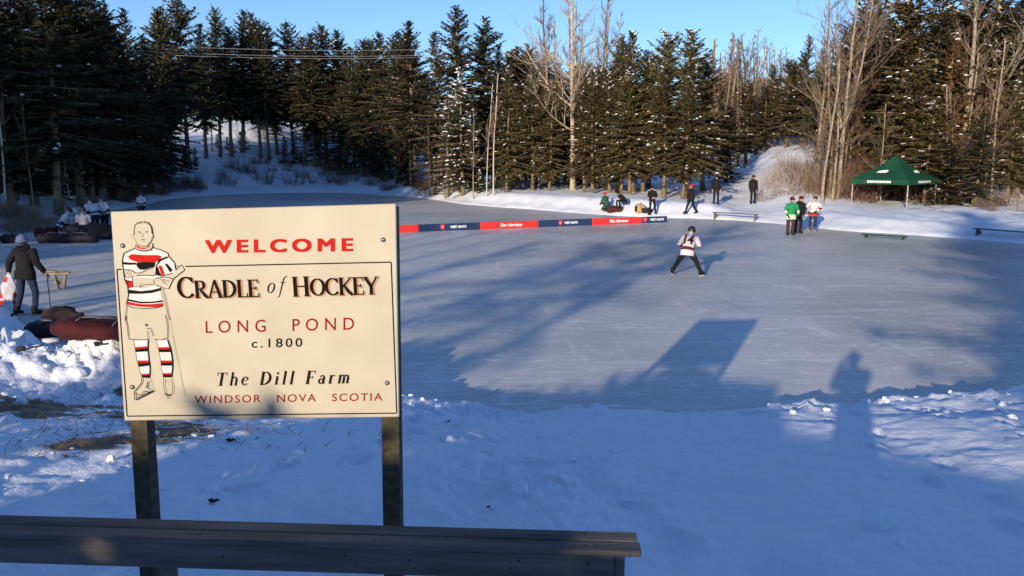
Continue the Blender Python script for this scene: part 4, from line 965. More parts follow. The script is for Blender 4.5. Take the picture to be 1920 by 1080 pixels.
CANV = M('green_canopy_cloth', (.005, .052, .028), (.008, .070, .038), scale=2, rough=.65)
POLE = M('pale_metal_pole', (.50, .50, .50), rough=.4, metal=.4)
LOGO = M('white_print', (.75, .77, .75), rough=.7)
def tent():
    y0 = 47.5; x0 = (1672-960)/F*y0*.999; zg = gz(x0, y0)
    t = thing('canopy_tent', 'open dark green pop up canopy tent with white print on the snowy bank', 'tent', (x0, y0, zg), rad(38))
    s = 1.66; eh = W(1672, 336, y0).z - zg; ph = W(1672, 293, y0).z - zg; vh = .27
    cs = [(-s, -s), (s, -s), (s, s), (-s, s)]
    for cx, cy in cs:
        gl = gz(x0+cx*math.cos(rad(38))-cy*math.sin(rad(38)), y0+cx*math.sin(rad(38))+cy*math.cos(rad(38)))-zg
        mb = MB(); mb.box((cx*.97, cy*.97, (eh+gl)/2-.02), (.05, .05, eh-gl+.02), bev=.006); mb.box((cx*.97, cy*.97, eh*.45), (.075, .075, .12), bev=.01); mb.box((cx*.97, cy*.97, gl-.0), (.12, .12, .05), bev=.01)
        mb.build('leg', POLE, t)
    def ring(hw, z, sag=0.0, n=8):
        out = []
        for k in range(4):
            a, b = cs[k], cs[(k+1) % 4]
            for i in range(n):
                f = i/n; q = 1 - sag*4*f*(1-f); out.append((lerp(a[0], b[0], f)/s*hw*q, lerp(a[1], b[1], f)/s*hw*q, z))
        return out
    rings = [ring(s*1.02, eh-vh, .01), ring(s*1.02, eh, .0), ring(s*.80, eh+(ph-eh)*.20, .035), ring(s*.55, eh+(ph-eh)*.40, .04), ring(s*.33, eh+(ph-eh)*.62, .03), ring(s*.16, eh+(ph-eh)*.86, .02), ring(s*.04, ph, 0)]
    n = 32; mb = MB(); V = [p for r_ in rings for p in r_]
    Fc = [(j*n+k, j*n+(k+1) % n, (j+1)*n+(k+1) % n, (j+1)*n+k) for j in range(len(rings)-1) for k in range(n)] + [tuple((len(rings)-1)*n+k for k in range(n))]
    mb.add(V, Fc); o = mb.build('canopy', CANV, t)
    so_ = o.modifiers.new('s', 'SOLIDIFY'); so_.thickness = .012
    # white print: valance word and roof mark on the two sides that face the pond
    for k in (3, 0):
        a = Vector((*cs[k], 0)); b = Vector((*cs[(k+1) % 4], 0)); d = (b-a).normalized(); nrm = Vector((d.y, -d.x, 0))
        mb = MB(); x = 1.0; rn = random.Random(3+k)
        while x < 2.35:
            w = rn.uniform(.05, .10); p = a*1.02+d*x+nrm*.012
            q = [p+Vector((0, 0, eh-vh+.09)), p+d*w+Vector((0, 0, eh-vh+.09)), p+d*w+Vector((0, 0, eh-.06)), p+Vector((0, 0, eh-.06))]
            mb.add(q, [(0, 1, 2, 3)]); x += w+.03
        c = a*.62+b*.38; c2 = Vector((c.x*.70, c.y*.70, eh+(ph-eh)*.275)); upv = (Vector((0, 0, ph))-Vector((c2.x, c2.y, eh+.1))).normalized()
        up2 = (Vector((0, 0, 1))*(ph-eh)*.9 - nrm*s*.9).normalized(); fn = d.cross(up2).normalized(); fn = fn if fn.z > 0 else -fn
        o2 = nrm*(s*.72)+ (a+b)/2*0 + Vector((0, 0, eh+(ph-eh)*.275)) + fn*.10 - d*.1
        mb.add([o2+d*u+up2*v for u, v in ((-.30, -.10), (.25, -.10), (.36, .05), (.28, .16), (-.05, .12), (-.22, .06))], [(0, 1, 2, 3, 4, 5)])
        mb.build('printing', LOGO, t)
tent()

# ------------------------------------------------------------------ power lines over the left wood
WIRE = M('pale_wire', (.36, .34, .31), rough=.6)
for k, (pa, pb, mid, lb) in enumerate([((150, 76), (905, 88), (460, 93), 'upper pale power line strung over the left wood'), ((160, 90), (905, 100), (470, 104), 'middle pale power line strung over the left wood'), ((330, 104), (905, 104), (600, 109), 'lowest pale power line strung over the left wood')]):
    A0 = W(pa[0], pa[1], 62); A1 = W(pb[0], pb[1], 76); MM = W(mid[0], mid[1], 68)
    mb = MB(); pts = []
    for i in range(41):
        t = i/40; p = A0.lerp(A1, t); q = A0.lerp(A1, .45); sag = (MM.z-q.z)*4*t*(1-t); pts.append(p+Vector((0, 0, sag)))
    mb.tube(pts, .014, 5); tag(mb.build('power_line', WIRE), lb, 'wire', 'power lines over the left wood')

# ------------------------------------------------------------------ behind the camera: what throws the long shadows
def ua(u, a): return (u*math.cos(SUN_AZ)+a*math.sin(SUN_AZ), -u*math.sin(SUN_AZ)+a*math.cos(SUN_AZ))
TE = math.tan(SUN_EL)
def caster(src, u, a, h0, label, group, name='spruce_tree', wide=1.0, top=None):
    x, y = ua(u, a); z = gz(x, y)-.05; hh = h0 - TE*a - z; k = hh/src['h']
    t = thing(name, label, 'tree', (x, y, z), R.uniform(0, 6.28), group, (k*wide, k*wide, k))
    for p in ('trunk', 'crown'): link(p, src[p], t)
PLANK = M('blocker_planks', (.16, .11, .07), (.28, .20, .13), scale=5, rough=.85, stretch=(6, 6, .5))
ROOFM = M('blocker_felt', (.06, .06, .065), rough=.9)
def sun_blocker():  # unseen building added to cast the flat-edged shade over the near snow
    a0 = -7.0; ux0, ux1 = -1.95, 2.05; cx, cy = ua((ux0+ux1)/2, a0-1.3); zg = gz(cx, cy)
    t = thing('blocker', 'unseen added shadow-casting plank shed behind the photographer', 'blocker', (cx, cy, zg), -SUN_AZ)
    zt0 = 2.30 +0.05 - TE*a0 - zg; W_ = ux1-ux0
    mb = MB(); mb.box((0, 0, (zt0-.1)/2-.2), (W_-.1, 2.5, zt0-.1+.4)); mb.build('wall', PLANK, t)
    mb = MB(); mb.box((0.0, 0, zt0-.05), (W_, 2.62, .098), bev=.01); mb.build('roof', ROOFM, t)
    mb = MB(); mb.box((-W_/2+.53, 1.05, zt0+.13), (1.06, .5, .258), bev=.01); mb.build('shade_box', PLANK, t)  # raised step, added to lift the shadow edge on this side
    mb = MB(); mb.box((-W_/2+1.235, 1.05, zt0+.048), (.345, .5, .094), bev=.01); mb.build('shade_box', PLANK, t)  # smaller step, added to keep the bench end in shade
    mb = MB(); mb.box((.6, 1.27, .95), (.85, .05, 1.9), bev=.01); mb.build('door', POSTW, t)
sun_blocker()
hd = [(1.95, 2.5), (2.2, 2.9), (2.5, 3.3), (2.9, 3.7), (3.3, 4.0), (3.8, 4.2), (4.4, 4.4), (5, 4.5), (5.8, 4.4), (-1.9, 2.45), (-2.0, 2.62), (-2.15, 2.68), (-2.3, 2.70), (-2.5, 2.66), (-2.75, 2.56), (-3.1, 2.42), (-3.6, 2.30), (-4.1, 2.16), (-4.6, 2.10), (-6.2, 2.42), (-6.6, 2.52), (-7.1, 2.50), (-7.6, 2.36), (-8.1, 2.05)] + [(-2.2-.4*i, 2.08+.05*math.sin(i*2.3)) for i in range(7)] + [(-8.6-.5*i, 1.66+.13*math.sin(i*1.9)) for i in range(16)]+[(-5.2-.45*i, 1.66+.10*math.sin(i*2.7)) for i in range(7)]  # unseen spruces added as shadow casters, tops follow the near shade edge
SMT = spruce(330, 4, base=.92, rad_=1.0, dens=1.3, snow=0, ragged=.4, power=.5, step=.10)  # crown only near the tip, shaped to let sun through underneath
for i, (u, h0) in enumerate(hd): caster(SMT if -8.3 < u < -5.3 else SMALL[i % 2], u+R.uniform(-.1, .1), -7.6+R.uniform(-.5, .5), h0, 'unseen young spruce added behind the photographer to shade the near snow', 'added shadow-casting young spruces behind the photographer', 'young_spruce', wide=1.5 if u > -8 else 1.25)
HT = [spruce(500, 14, base=.60, rad_=3.2, dens=.50, snow=0, ragged=.6, power=.55, step=.5), spruce(501, 14, base=.68, rad_=3.0, dens=.5, snow=0, ragged=.5, power=.5)]
g8 = 'high crowned spruces behind the photographer'
for s_, u, a, h0, w in [(0, -5.6, -25, 9.4, .9), (1, -8.4, -24, 7.2, 1.0), (1, -11.8, -26, 6.4, .8), (0, -6.6, -30, 8.2, .8)]:
    caster(HT[s_], u, a, h0, 'high crowned spruce behind the photographer', g8, wide=w)
for u, a, h0 in [(-13.6, -16, 7), (-15.4, -18, 8), (-17.0, -17, 8), (-18.8, -19, 9), (-20.6, -18, 8), (-23, -22, 9)]: caster(BR[2], u, a, h0, 'leafless tree behind the photographer', 'leafless trees behind the photographer', 'leafless_tree', wide=.8)
g9 = 'tall spruces behind the photographer'
for u, a, h0, w in [(5.3, -13, 11.0, 1.5), (4.5, -16, 9.0, 1.5), (7.0, -12, 8.0, 1.5), (9.5, -16, 12.0, 1.3), (14, -18, 10, 1.3)]: caster(SP[5], u, a, h0, 'broad spruce behind and right of the photographer', g9, wide=w)
for i in range(34):
    u = -25.5-i*2.1; h0 = (4.5*float(smooth(np.array([(-u-50)/12]))[0]))+lerp(8.5, 20.5, smooth(np.array([(-u-30)/12]))[0])+R.uniform(-1.6, 1.2)
    caster(SP[i % 6], u, R.uniform(-38, -28), h0, 'tall spruce in the wood behind the photographer', g9, wide=1.15)

# ------------------------------------------------------------------ people
SKIN = M('skin', (.50, .28, .20), rough=.6); DARK = M('black_cloth', (.006, .006, .008), (.012, .012, .015), scale=20, rough=.9)
JEANS = M('blue_denim', (.016, .026, .052), (.028, .042, .078), scale=15, rough=.9); NAVYC = M('navy_cloth', (.02, .025, .05), rough=.9)
JWHITE = M('white_jersey', (.50, .49, .53), (.60, .59, .62), scale=8, rough=.85); MAROON = M('maroon_cloth', (.09, .008, .014), rough=.85)
JRED = M('red_cloth', (.50, .03, .03), rough=.85); JGREEN = M('green_jersey', (.012, .19, .07), (.02, .26, .10), scale=8, rough=.85); LGREEN = M('pale_green_cloth', (.50, .62, .50), rough=.85)
BROWNP = M('brown_trousers', (.045, .028, .022), rough=.9); HELM = M('black_helmet', (.012, .013, .016), rough=.3, spec=.5); HELMW = M('white_helmet', (.7, .7, .72), rough=.3)
KNIT = M('grey_blue_knit', (.10, .14, .24), (.16, .20, .32), scale=30, rough=.95); HAIR = M('brown_hair', (.05, .03, .02), rough=.8); BLADE = M('skate_blade', (.75, .75, .75), rough=.25, metal=.5)
YEL = M('yellow_skate_guard', (.65, .48, .10), rough=.5); BEIGE = M('tan_leather', (.42, .27, .13), rough=.7); DGREEN = M('dark_green_cloth', (.02, .075, .045), rough=.9); EYE = M('dark_eye', (.01, .008, .006), rough=.3)
BASE = dict(pel=(0, 0, .95), spi=(0, 0, 1.12), che=(0, .0, 1.33), nec=(0, 0, 1.48), hea=(0, .015, 1.60), top=(0, .0, 1.71), nos=(0, .125, 1.585), cro=(0, -.02, 1.645),
            shR=(.185, 0, 1.40), elR=(.235, -.02, 1.13), wrR=(.245, .06, .89), shL=(-.185, 0, 1.40), elL=(-.235, -.02, 1.13), wrL=(-.245, .06, .89),
            hiR=(.10, 0, .91), knR=(.115, .03, .50), anR=(.12, -.01, .10), toR=(.135, .15, .05), hiL=(-.10, 0, .91), knL=(-.115, .03, .50), anL=(-.12, -.01, .10), toL=(-.135, .15, .05))
RADS = dict(pel=.15, spi=.135, che=.15, nec=.055, hea=.088, top=.062, nos=.016, cro=.098, sh=.072, el=.055, wr=.034, hi=.098, kn=.066, an=.046, to=.042)
BONES = [('pel', 'spi'), ('spi', 'che'), ('che', 'nec'), ('nec', 'hea'), ('hea', 'cro'), ('cro', 'top'), ('hea', 'nos')] + [(a+s, b+s) for s in 'RL' for a, b in (('sh', 'el'), ('el', 'wr'), ('hi', 'kn'), ('kn', 'an'), ('an', 'to'))] + [('che', 'shR'), ('che', 'shL'), ('pel', 'hiR'), ('pel', 'hiL')]
def seg_d(p, a, b):
    ab = b-a; t = max(0, min(1, (p-a).dot(ab)/max(ab.length_squared, 1e-9))); return (p-a-ab*t).length
def person(label, pos, face, s=1.0, pose=None, pants=DARK, top=DARK, stripes=None, hat=None, hatmat=DARK, hood=False, shoes=DARK, skates=False, hands=DARK, group=None, leg=1.0, flare=1.0, blades=BLADE, socks=None, hem=-.10, z=None, num=None, tilt=None, topname='jacket'):
    """face: compass angle the figure looks to, 0 = away from the camera, positive = turned to the right of the photo"""
    J = {k: Vector(v) for k, v in BASE.items()}
    pose = dict(pose or {}); sh = pose.pop('upper', None)          # upper: (dx, dy, dz, pitch, roll) for everything above the pelvis
    if sh:
        dx, dy, dz, pitch, roll = sh; Mx = Matrix.Rotation(-pitch, 3, 'X') @ Matrix.Rotation(roll, 3, 'Y'); p0 = J['pel'].copy()
        for k in J:
            if k in ('spi', 'che', 'nec', 'hea', 'top', 'nos', 'cro', 'shR', 'elR', 'wrR', 'shL', 'elL', 'wrL'): J[k] = p0 + Mx @ (J[k]-p0) + Vector((dx, dy, dz))
        hp = pose.pop('head', 0)
        if hp:
            M2 = Matrix.Rotation(hp, 3, 'X'); 
            for k in ('hea', 'top', 'nos', 'cro'): J[k] = J['nec'] + M2 @ (J[k]-J['nec'])
        for k in ('pel', 'hiR', 'hiL'): J[k] = J[k] + Vector((dx, dy, dz))*1.0
    for k, v in pose.items(): J[k] = Vector(v)
    names = list(J); idx = {k: i for i, k in enumerate(names)}
    me = bpy.data.meshes.new('b'); me.from_pydata([tuple(J[k]) for k in names], [(idx[a], idx[b]) for a, b in BONES], [])
    ob = bpy.data.objects.new('b', me); COL.objects.link(ob); sk = ob.modifiers.new('k', 'SKIN'); sk.use_smooth_shade = True; sk.branch_smoothing = .4
    su = ob.modifiers.new('s', 'SUBSURF'); su.levels = 1
    for k in names:
        r = RADS.get(k, RADS.get(k[:2], .05)); 
        if k[:2] in ('hi', 'kn', 'an') and k in idx and k[:2] != k: r *= leg*(1.12 if k[:2] != 'an' else 1.25)
        if k[:2] in ('sh', 'el', 'wr'): r *= 1.05
        me.skin_vertices[0].data[idx[k]].radius = (r, r*(.82 if k in ('pel', 'spi', 'che') else 1)); me.skin_vertices[0].data[idx[k]].use_root = (k == 'pel')
    bm_ = bpy.data.meshes.new_from_object(ob.evaluated_get(bpy.context.evaluated_depsgraph_get())); bpy.data.objects.remove(ob); bpy.data.meshes.remove(me)
    bm_.name = 'body'; bm_.materials.clear()
    for m in (SKIN, top, pants, socks or pants): bm_.materials.append(m)
    cls = {}
    for a, b in BONES:
        cls[(a, b)] = 0 if (a in ('nec', 'hea', 'cro')) else 1 if a in ('spi', 'che', 'shR', 'shL', 'elR', 'elL') else 3 if a[:2] in ('kn', 'an') and a not in ('nec',) else 2
    for p in bm_.polygons:
        c = p.center; best = min(BONES, key=lambda e: seg_d(c, J[e[0]], J[e[1]])-.6*RADS.get(e[0], RADS.get(e[0][:2], .05))); p.material_index = cls[best]; p.use_smooth = True
    x, y = pos[0], pos[1]; zz = pos[2] if len(pos) > 2 and z is None else (z or 0)
    root = thing('person', label, 'person', (x, y, zz), -rad(face), group, (s, s, s))
    if tilt: root.rotation_euler = (tilt[0], tilt[1], -rad(face))
    link('body', bm_, root)
    # garment: lofted around the spine, with sleeves
    mb = MB(); n = 14; rt = (J['shR']-J['shL']).normalized(); axis = [J['pel'], J['spi'], J['che'], J['nec']]
    def on(t):
        if t < 0: d = (J['spi']-J['pel']).normalized()*0.4+Vector((0, 0, .6)); return J['pel']+d.normalized()*t*.5
        k = min(int(t), 2); return axis[k].lerp(axis[k+1], t-k)
    prof = [(2*hem, .205*flare, .155*flare), (0, .198*flare, .155), (.5, .185, .145), (1, .182, .14), (1.5, .195, .145), (2, .212, .148), (2.35, .205, .135), (2.62, .15, .11), (2.85, .085, .08), (2.97, .066, .068)]
    def pr(t):
        for (t0, a0, b0), (t1, a1, b1) in zip(prof, prof[1:]):
            if t <= t1: f = (t-t0)/(t1-t0); return lerp(a0, a1, f), lerp(b0, b1, f)
        return prof[-1][1:]
    K = 20; rn = random.Random(int(abs(x*31+y*17))); rings = []
    for i in range(K):
        t = lerp(prof[0][0], 2.97, i/(K-1)); c = on(t); a, b = pr(t); up = (on(t+.1)-on(t-.1)).normalized(); r_ = (rt-up*rt.dot(up)).normalized(); f_ = up.cross(r_)
        rings.append([c+r_*math.cos(2*math.pi*k/n)*a*(1+rn.uniform(-.03, .03))+f_*math.sin(2*math.pi*k/n)*b*(1+rn.uniform(-.03, .03)) for k in range(n)])
    mats = [top]; smap = []
    for (t0, t1, m) in (stripes or []):
        if m not in mats: mats.append(m)
        smap.append((t0, t1, mats.index(m)))
    V = [p for r_ in rings for p in r_]; o0 = len(mb.v); mb.v += [tuple(p) for p in V]
    for i in range(K-1):
        tm = (i+.5)/(K-1); mi = 0
        for t0, t1, m in smap:
            if t0 <= tm < t1: mi = m
        for k in range(n): mb.f.append((i*n+k, i*n+(k+1) % n, (i+1)*n+(k+1) % n, (i+1)*n+k)); mb.m.append(mi); mb.s.append(True)
    for sd in 'RL':
        A0 = J['sh'+sd].lerp(J['che'], .25); pts = [A0, J['sh'+sd], J['sh'+sd].lerp(J['el'+sd], .5), J['el'+sd], J['el'+sd].lerp(J['wr'+sd], .35), J['el'+sd].lerp(J['wr'+sd], .6), J['el'+sd].lerp(J['wr'+sd], .92)]
        rs = [.085, .092, .082, .073, .066, .062, .052]; m0 = len(mb.f); mb.tube(pts, rs, 10, 0)
        if stripes:
            for q in range(m0, len(mb.f)):
                seg = (q-m0)//10
                if seg in (3,): mb.m[q] = smap[0][2]
                if seg == 4 and len(smap) > 1: mb.m[q] = smap[-1][2]
    g = mb.build(topname, mats, root)
    # hands: palm, four fingers, thumb
    for sd, sg in (('R', 1), ('L', -1)):
        w = J['wr'+sd]; d = (w-J['el'+sd]).normalized(); side = Vector((sg, 0, 0)); side = (side-d*side.dot(d)).normalized() if abs(side.dot(d)) < .95 else d.orthogonal().normalized(); nn = d.cross(side)
        mb = MB(); mb.tube([w-d*.02, w+d*.03, w+d*.09], [.03, .036, .034], 8, flat=.6, ax=nn.cross(d))
        for q, ln in enumerate((.062, .072, .068, .052)):
            b = w+d*.085+nn*(.027-.018*q); mb.tube([b, b+d*ln*.5-side*.006, b+d*ln*.8-side*.02*1, b+d*ln-side*.038], [.0105, .010, .009, .007], 5)
        b = w+d*.03+nn*.03; mb.tube([b, b+nn*.025+d*.025, b+nn*.03+d*.055], [.012, .011, .008], 5)
        mb.build('glove' if hands is not SKIN else 'hand', hands, root)
    # footwear
    for sd in 'RL':
        a, t_ = J['an'+sd], J['to'+sd]; f_ = Vector((t_.x-a.x, t_.y-a.y, 0)).normalized() if (t_-a).length > 0 else Vector((0, 1, 0)); mb = MB(); hgt = .05 if skates else 0
        mb.tube([a+Vector((0, 0, .10)), a+Vector((0, 0, 0))-f_*.02, a-f_*.01+Vector((0, 0, -.045))], [.062, .064, .055], 9)
        mb.tube([a-f_*.05+Vector((0, 0, -.045)), a+f_*.06+Vector((0, 0, -.035)), a+f_*.14+Vector((0, 0, -.05)), a+f_*.20+Vector((0, 0, -.06))], [.05, .052, .046, .028], 9)
        bo = mb.build('skate' if skates else 'boot', shoes, root)
        if skates:
            mb = MB(); rot = Matrix.Rotation(math.atan2(f_.y, f_.x), 3, 'Z'); mb.box(a+f_*.07+Vector((0, 0, -.118)), (.29, .008, .035), rot=rot, bev=.002); mb.box(a-f_*.02+Vector((0, 0, -.092)), (.05, .03, .03), rot=rot); mb.box(a+f_*.13+Vector((0, 0, -.092)), (.05, .03, .03), rot=rot)
            link('blade', mb.mesh('blade', blades), bo)
    # head: hair or hat, eyes
    c = J['cro']; up = (J['top']-J['nec']).normalized(); fw = (J['nos']-J['hea']); fw = (fw-up*fw.dot(up)).normalized(); rr_ = fw.cross(up)
    RM = Matrix((rr_, fw, up)).transposed()
    def cap(mb, rx, ry, rz, off, cut=-.25, mi=0):
        N_, m_ = 14, 7; base = len(mb.v)
        for j in range(m_+1):
            th = lerp(math.asin(cut), math.pi/2, j/m_)
            for k in range(N_):
                a = 2*math.pi*k/N_; v = Vector((rx*math.cos(th)*math.cos(a), ry*math.cos(th)*math.sin(a), rz*math.sin(th)))+Vector(off); mb.v.append(tuple(c+RM @ v))
        for j in range(m_):
            for k in range(N_): mb.f.append((base+j*N_+k, base+j*N_+(k+1) % N_, base+(j+1)*N_+(k+1) % N_, base+(j+1)*N_+k)); mb.m.append(mi); mb.s.append(True)
    mb = MB(); cap(mb, .100, .112, .105, (0, -.014, -.005), -.45); mb.build('hair', HAIR, root)
    if hat:
        mb = MB()
        if hat == 'helmet':
            cap(mb, .128, .148, .125, (0, -.01, .0), -.35); 
            for k in (-1, 0, 1): mb.tube([c+RM @ Vector((k*.045, -.12, .06)), c+RM @ Vector((k*.045, -.0, .128)), c+RM @ Vector((k*.045, .11, .065))], .012, 5)
            mb.build('helmet', hatmat, root)
            mb = MB()
            for k in range(5): zc = -.02-k*.032; mb.tube([c+RM @ Vector((.10*math.sin(q), .045+.10*math.cos(q), zc)) for q in (-1.3, -.7, 0, .7, 1.3)], .004, 4)
            mb.build('face_cage', STEEL, root)
        else:
            cap(mb, .112, .125, .125, (0, -.008, .004), -.12)
            mb.tube([c+RM @ Vector((.113*math.cos(q), .126*math.sin(q)-.008, -.005)) for q in np.linspace(0, 2*math.pi, 15)], .016, 6, caps=False)
            if hat == 'cap': mb.tube([c+RM @ Vector((0, .10, .0)), c+RM @ Vector((0, .19, -.01))], [.07, .05], 8, flat=.2, ax=rr_)
            mb.build('hat', hatmat, root)
    for k in (-1, 1):
        mb = MB(); mb.ball(J['hea']+RM @ Vector((k*.033, .083, .028)), .010, n=6, m=4); mb.build('eye', EYE, root)
    if hood:
        mb = MB(); mb.tube([J['nec']+RM @ Vector((.10*math.cos(q), -.05+.09*math.sin(q), -.0+.02*math.sin(q*2))) for q in np.linspace(0, 2*math.pi, 13)], .045, 8, caps=False); mb.build('hood', top, root)
    if num:
        me = text_mesh(num, 1.0, .03); co = np.empty(len(me.vertices)*3, np.float32); me.vertices.foreach_get('co', co); co = co.reshape(-1, 3)
        x0, x1 = co[:, 0].min(), co[:, 0].max(); up2 = (J['nec']-J['pel']).normalized(); bk = rt.cross(up2).normalized(); bk = -bk if bk.dot(fw) > 0 else bk
        ctr = J['spi'].lerp(J['che'], .75); out = []
        for q in co:
            u = (q[0]-x0)/(x1-x0)-.5; v = (q[1]/.73)-.5; out.append(ctr+rt*u*.30+up2*v*.30+bk*(.162-.10*u*u))
        me.vertices.foreach_set('co', np.array([list(q) for q in out], np.float32).ravel()); me.materials.clear(); me.materials.append(M('dark_number', (.03, .006, .012), rough=.9)); me.update(); link('number', me, g)
    return root, J

G = lambda px, py: U(px, py, 0.0)
def on_ground(px, py):
    r = ray(px, py); ys = np.geomspace(3, 120, 900); P = np.array([[r.x/r.y*y, y, H+r.z/r.y*y] for y in ys]); g = np.maximum(ground(P[:, 0], P[:, 1]), 0)
    hit = np.nonzero(P[:, 2] <= g)[0]; k = hit[0] if len(hit) else len(ys)-1
    return Vector((P[k, 0], P[k, 1], g[k]))
KNEEL = dict(upper=(0, -.05, -.50, .35, 0), knR=(.16, .38, .50), anR=(.15, .30, .10), toR=(.16, .47, .05), knL=(-.14, .30, .12), anL=(-.14, -.12, .09), toL=(-.15, -.28, .04), wrR=(.12, .55, .45), elR=(.24, .28, .55), wrL=(-.05, .50, .42), elL=(-.25, .22, .52))
SIT = dict(upper=(0, -.10, -.48, .18, 0), knR=(.16, .36, .50), anR=(.15, .36, .10), toR=(.16, .52, .05), knL=(-.16, .36, .50), anL=(-.15, .34, .10), toL=(-.16, .5, .05))
# skater 14: braced legs, seen from behind
p = G(1287, 517)
person('skater in a white jersey numbered 14 with legs spread wide on the ice', p, 22, .93, dict(upper=(0, .04, -.17, .52, .10), head=.25,
       knR=(.27, .10, .46), anR=(.44, -.04, .14), toR=(.52, .12, .10), knL=(-.27, .08, .46), anL=(-.44, .02, .14), toL=(-.50, .18, .10), elR=(.33, .22, .93), wrR=(.18, .45, .88), elL=(-.32, .30, .95), wrL=(-.10, .50, .85)),
       pants=DARK, top=JWHITE, stripes=[(.09, .27, MAROON)], hat='helmet', hatmat=HELM, shoes=DARK, skates=True, leg=1.1, flare=1.1, num='14', socks=DARK, topname='jersey', hem=-.16)
# trio by the right bank
person('skater in a green jersey with pale green hem and brown trousers near the right bank', G(1481, 440.5), 175, .99, dict(upper=(0, .02, -.02, .12, 0), elR=(.30, .08, 1.10), wrR=(.24, .24, .90), elL=(-.30, .08, 1.10), wrL=(-.24, .24, .90)), pants=BROWNP, top=JGREEN, stripes=[(0, .16, LGREEN), (0, .1, LGREEN)], hat='beanie', hatmat=MAROON, leg=1.25, flare=1.2, topname='jersey', hem=-.2)
person('person in black clothes standing between the green jersey and the white jersey', G(1496, 437.5), 165, .99, dict(upper=(0, 0, -.02, .10, -.08)), pants=DARK, top=DARK, hat='beanie', hatmat=MAROON, hood=True, leg=1.1)
person('skater in a white jersey and yellow skates, rightmost of three by the right bank', G(1523, 434), -155, 1.0, dict(upper=(0, 0, -.05, .22, -.12), elR=(.34, .02, 1.10), wrR=(.30, .20, .92), elL=(-.34, .02, 1.12), wrL=(-.16, .26, .98)), pants=NAVYC, top=JWHITE, stripes=[(.04, .14, MAROON), (0.0, .04, JRED)], skates=True, shoes=BEIGE, blades=YEL, leg=1.0, flare=1.2, topname='jersey', hem=-.14)
# far standing figures
person('person in black standing legs apart behind the right end of the rink boards', on_ground(1222, 403.5), 170, .98, dict(anL=(-.24, 0, .1), knL=(-.19, .02, .5), toL=(-.28, .15, .05), anR=(.2, 0, .1), elR=(.27, .08, 1.15), wrR=(.10, .26, 1.05), elL=(-.27, .08, 1.15), wrL=(-.08, .26, 1.08)), hat='beanie', hatmat=DARK, hands=SKIN)
person('person in black with a red cap walking on the snow edge beside the pale trunk', on_ground(1296, 402), -120, 1.02, dict(upper=(0, .02, -.03, .06, 0), knR=(.10, .22, .50), anR=(.10, .34, .14), toR=(.10, .5, .12), knL=(-.10, -.06, .48), anL=(-.11, -.30, .14), toL=(-.11, -.18, .05)), hat='cap', hatmat=JRED)
person('person in dark clothes standing left of the snowy path entrance', on_ground(1342, 383), 180, 1.0, None, hat='beanie', hatmat=DARK, hands=SKIN)
person('lone dark figure standing on the snowy path', on_ground(1411, 383.5), 170, 1.02, None, hat='beanie', hatmat=DARK, hood=True)
# people lacing skates on the snow
gs = None
person('person in a dark green jacket and red hat crouching to lace skates', on_ground(1137, 398), -40, 1.0, KNEEL, top=DGREEN, hat='beanie', hatmat=JRED, pants=DGREEN, hands=SKIN)
person('person in black bending forward on the far snow bank', on_ground(1168, 393), -115, 1.0, SIT | dict(upper=(0, -.10, -.48, .75, 0)), top=DARK, hat='beanie', hatmat=DARK)
# children on the left
GL_ = 'young players in white jerseys on the left bank'
STR = [(.10, .24, NAVYC), (0, .05, NAVYC)]
bag('black hockey bag standing among the young players', on_ground(190, 449), .3, 1.1, .6, .75, BAGB, BAGB) if 0 else None
person('young player in a white jersey bent low at the left end of the group', on_ground(118, 446), 60, 1.08, SIT | dict(upper=(0, -.05, -.45, .55, 0)), top=JWHITE, stripes=STR, hat='helmet', hatmat=HELM, topname='jersey', flare=1.35)
person('young player in a white jersey sitting second in the left group', on_ground(159, 446), 150, 1.05, SIT, top=JWHITE, stripes=STR, hat='helmet', hatmat=HELM, topname='jersey', flare=1.35)
person('young player in a white jersey leaning over behind the black bags', on_ground(180, 440), -60, 1.08, dict(upper=(0, 0, -.12, .5, 0)), top=JWHITE, stripes=STR, hat='helmet', hatmat=HELM, topname='jersey', flare=1.1)
person('tallest young player in a white jersey standing beside the welcome sign edge', on_ground(199, 438), 195, 1.02, dict(upper=(0, 0, -.03, .2, .1)), top=JWHITE, stripes=STR, hat='helmet', hatmat=HELM, topname='jersey', flare=1.1)
person('far young player whose helmet and shoulders show above the welcome sign', on_ground(267, 413), 180, .9, None, top=JWHITE, stripes=STR, hat='helmet', hatmat=HELM, topname='jersey')
# man with the cane, back to the camera
p = on_ground(52, 591)
cane_man, J = person('man in a black jacket, jeans and blue knit cap walking away with a cane', p, 8, 1.0, dict(upper=(0, .03, -.02, .10, 0), head=.30, knR=(.16, .10, .50), anR=(.17, .02, .10), toR=(.21, .17, .05), knL=(-.10, -.02, .49), anL=(-.11, -.16, .12), toL=(-.13, 0, .05), elR=(.33, -.02, 1.14), wrR=(.42, .10, .92), elL=(-.30, -.04, 1.14), wrL=(-.36, .0, .92)),
       pants=JEANS, top=DARK, hat='beanie', hatmat=KNIT, hood=True, hands=SKIN, leg=1.0, flare=1.15, hem=-.15)
def wpt(root, v): 
    return root.location + Matrix.Rotation(root.rotation_euler.z, 3, 'Z') @ (Vector(v)*root.scale.x)
hp = wpt(cane_man, J['wrR']+Vector((.02, .02, -.07))); cb = G(95, 578); cb.z = 0.0 if pond_d([cb.x], [cb.y])[0] < 0 else gz(cb.x, cb.y)
mb = MB(); d = (cb-hp).normalized(); mb.tube([hp-d*.02+Vector((-.10, .04, .0)), hp-d*.05+Vector((-.05, .02, .02)), hp-d*.03, hp+d*.1, cb], [.013, .014, .014, .012, .010], 7)
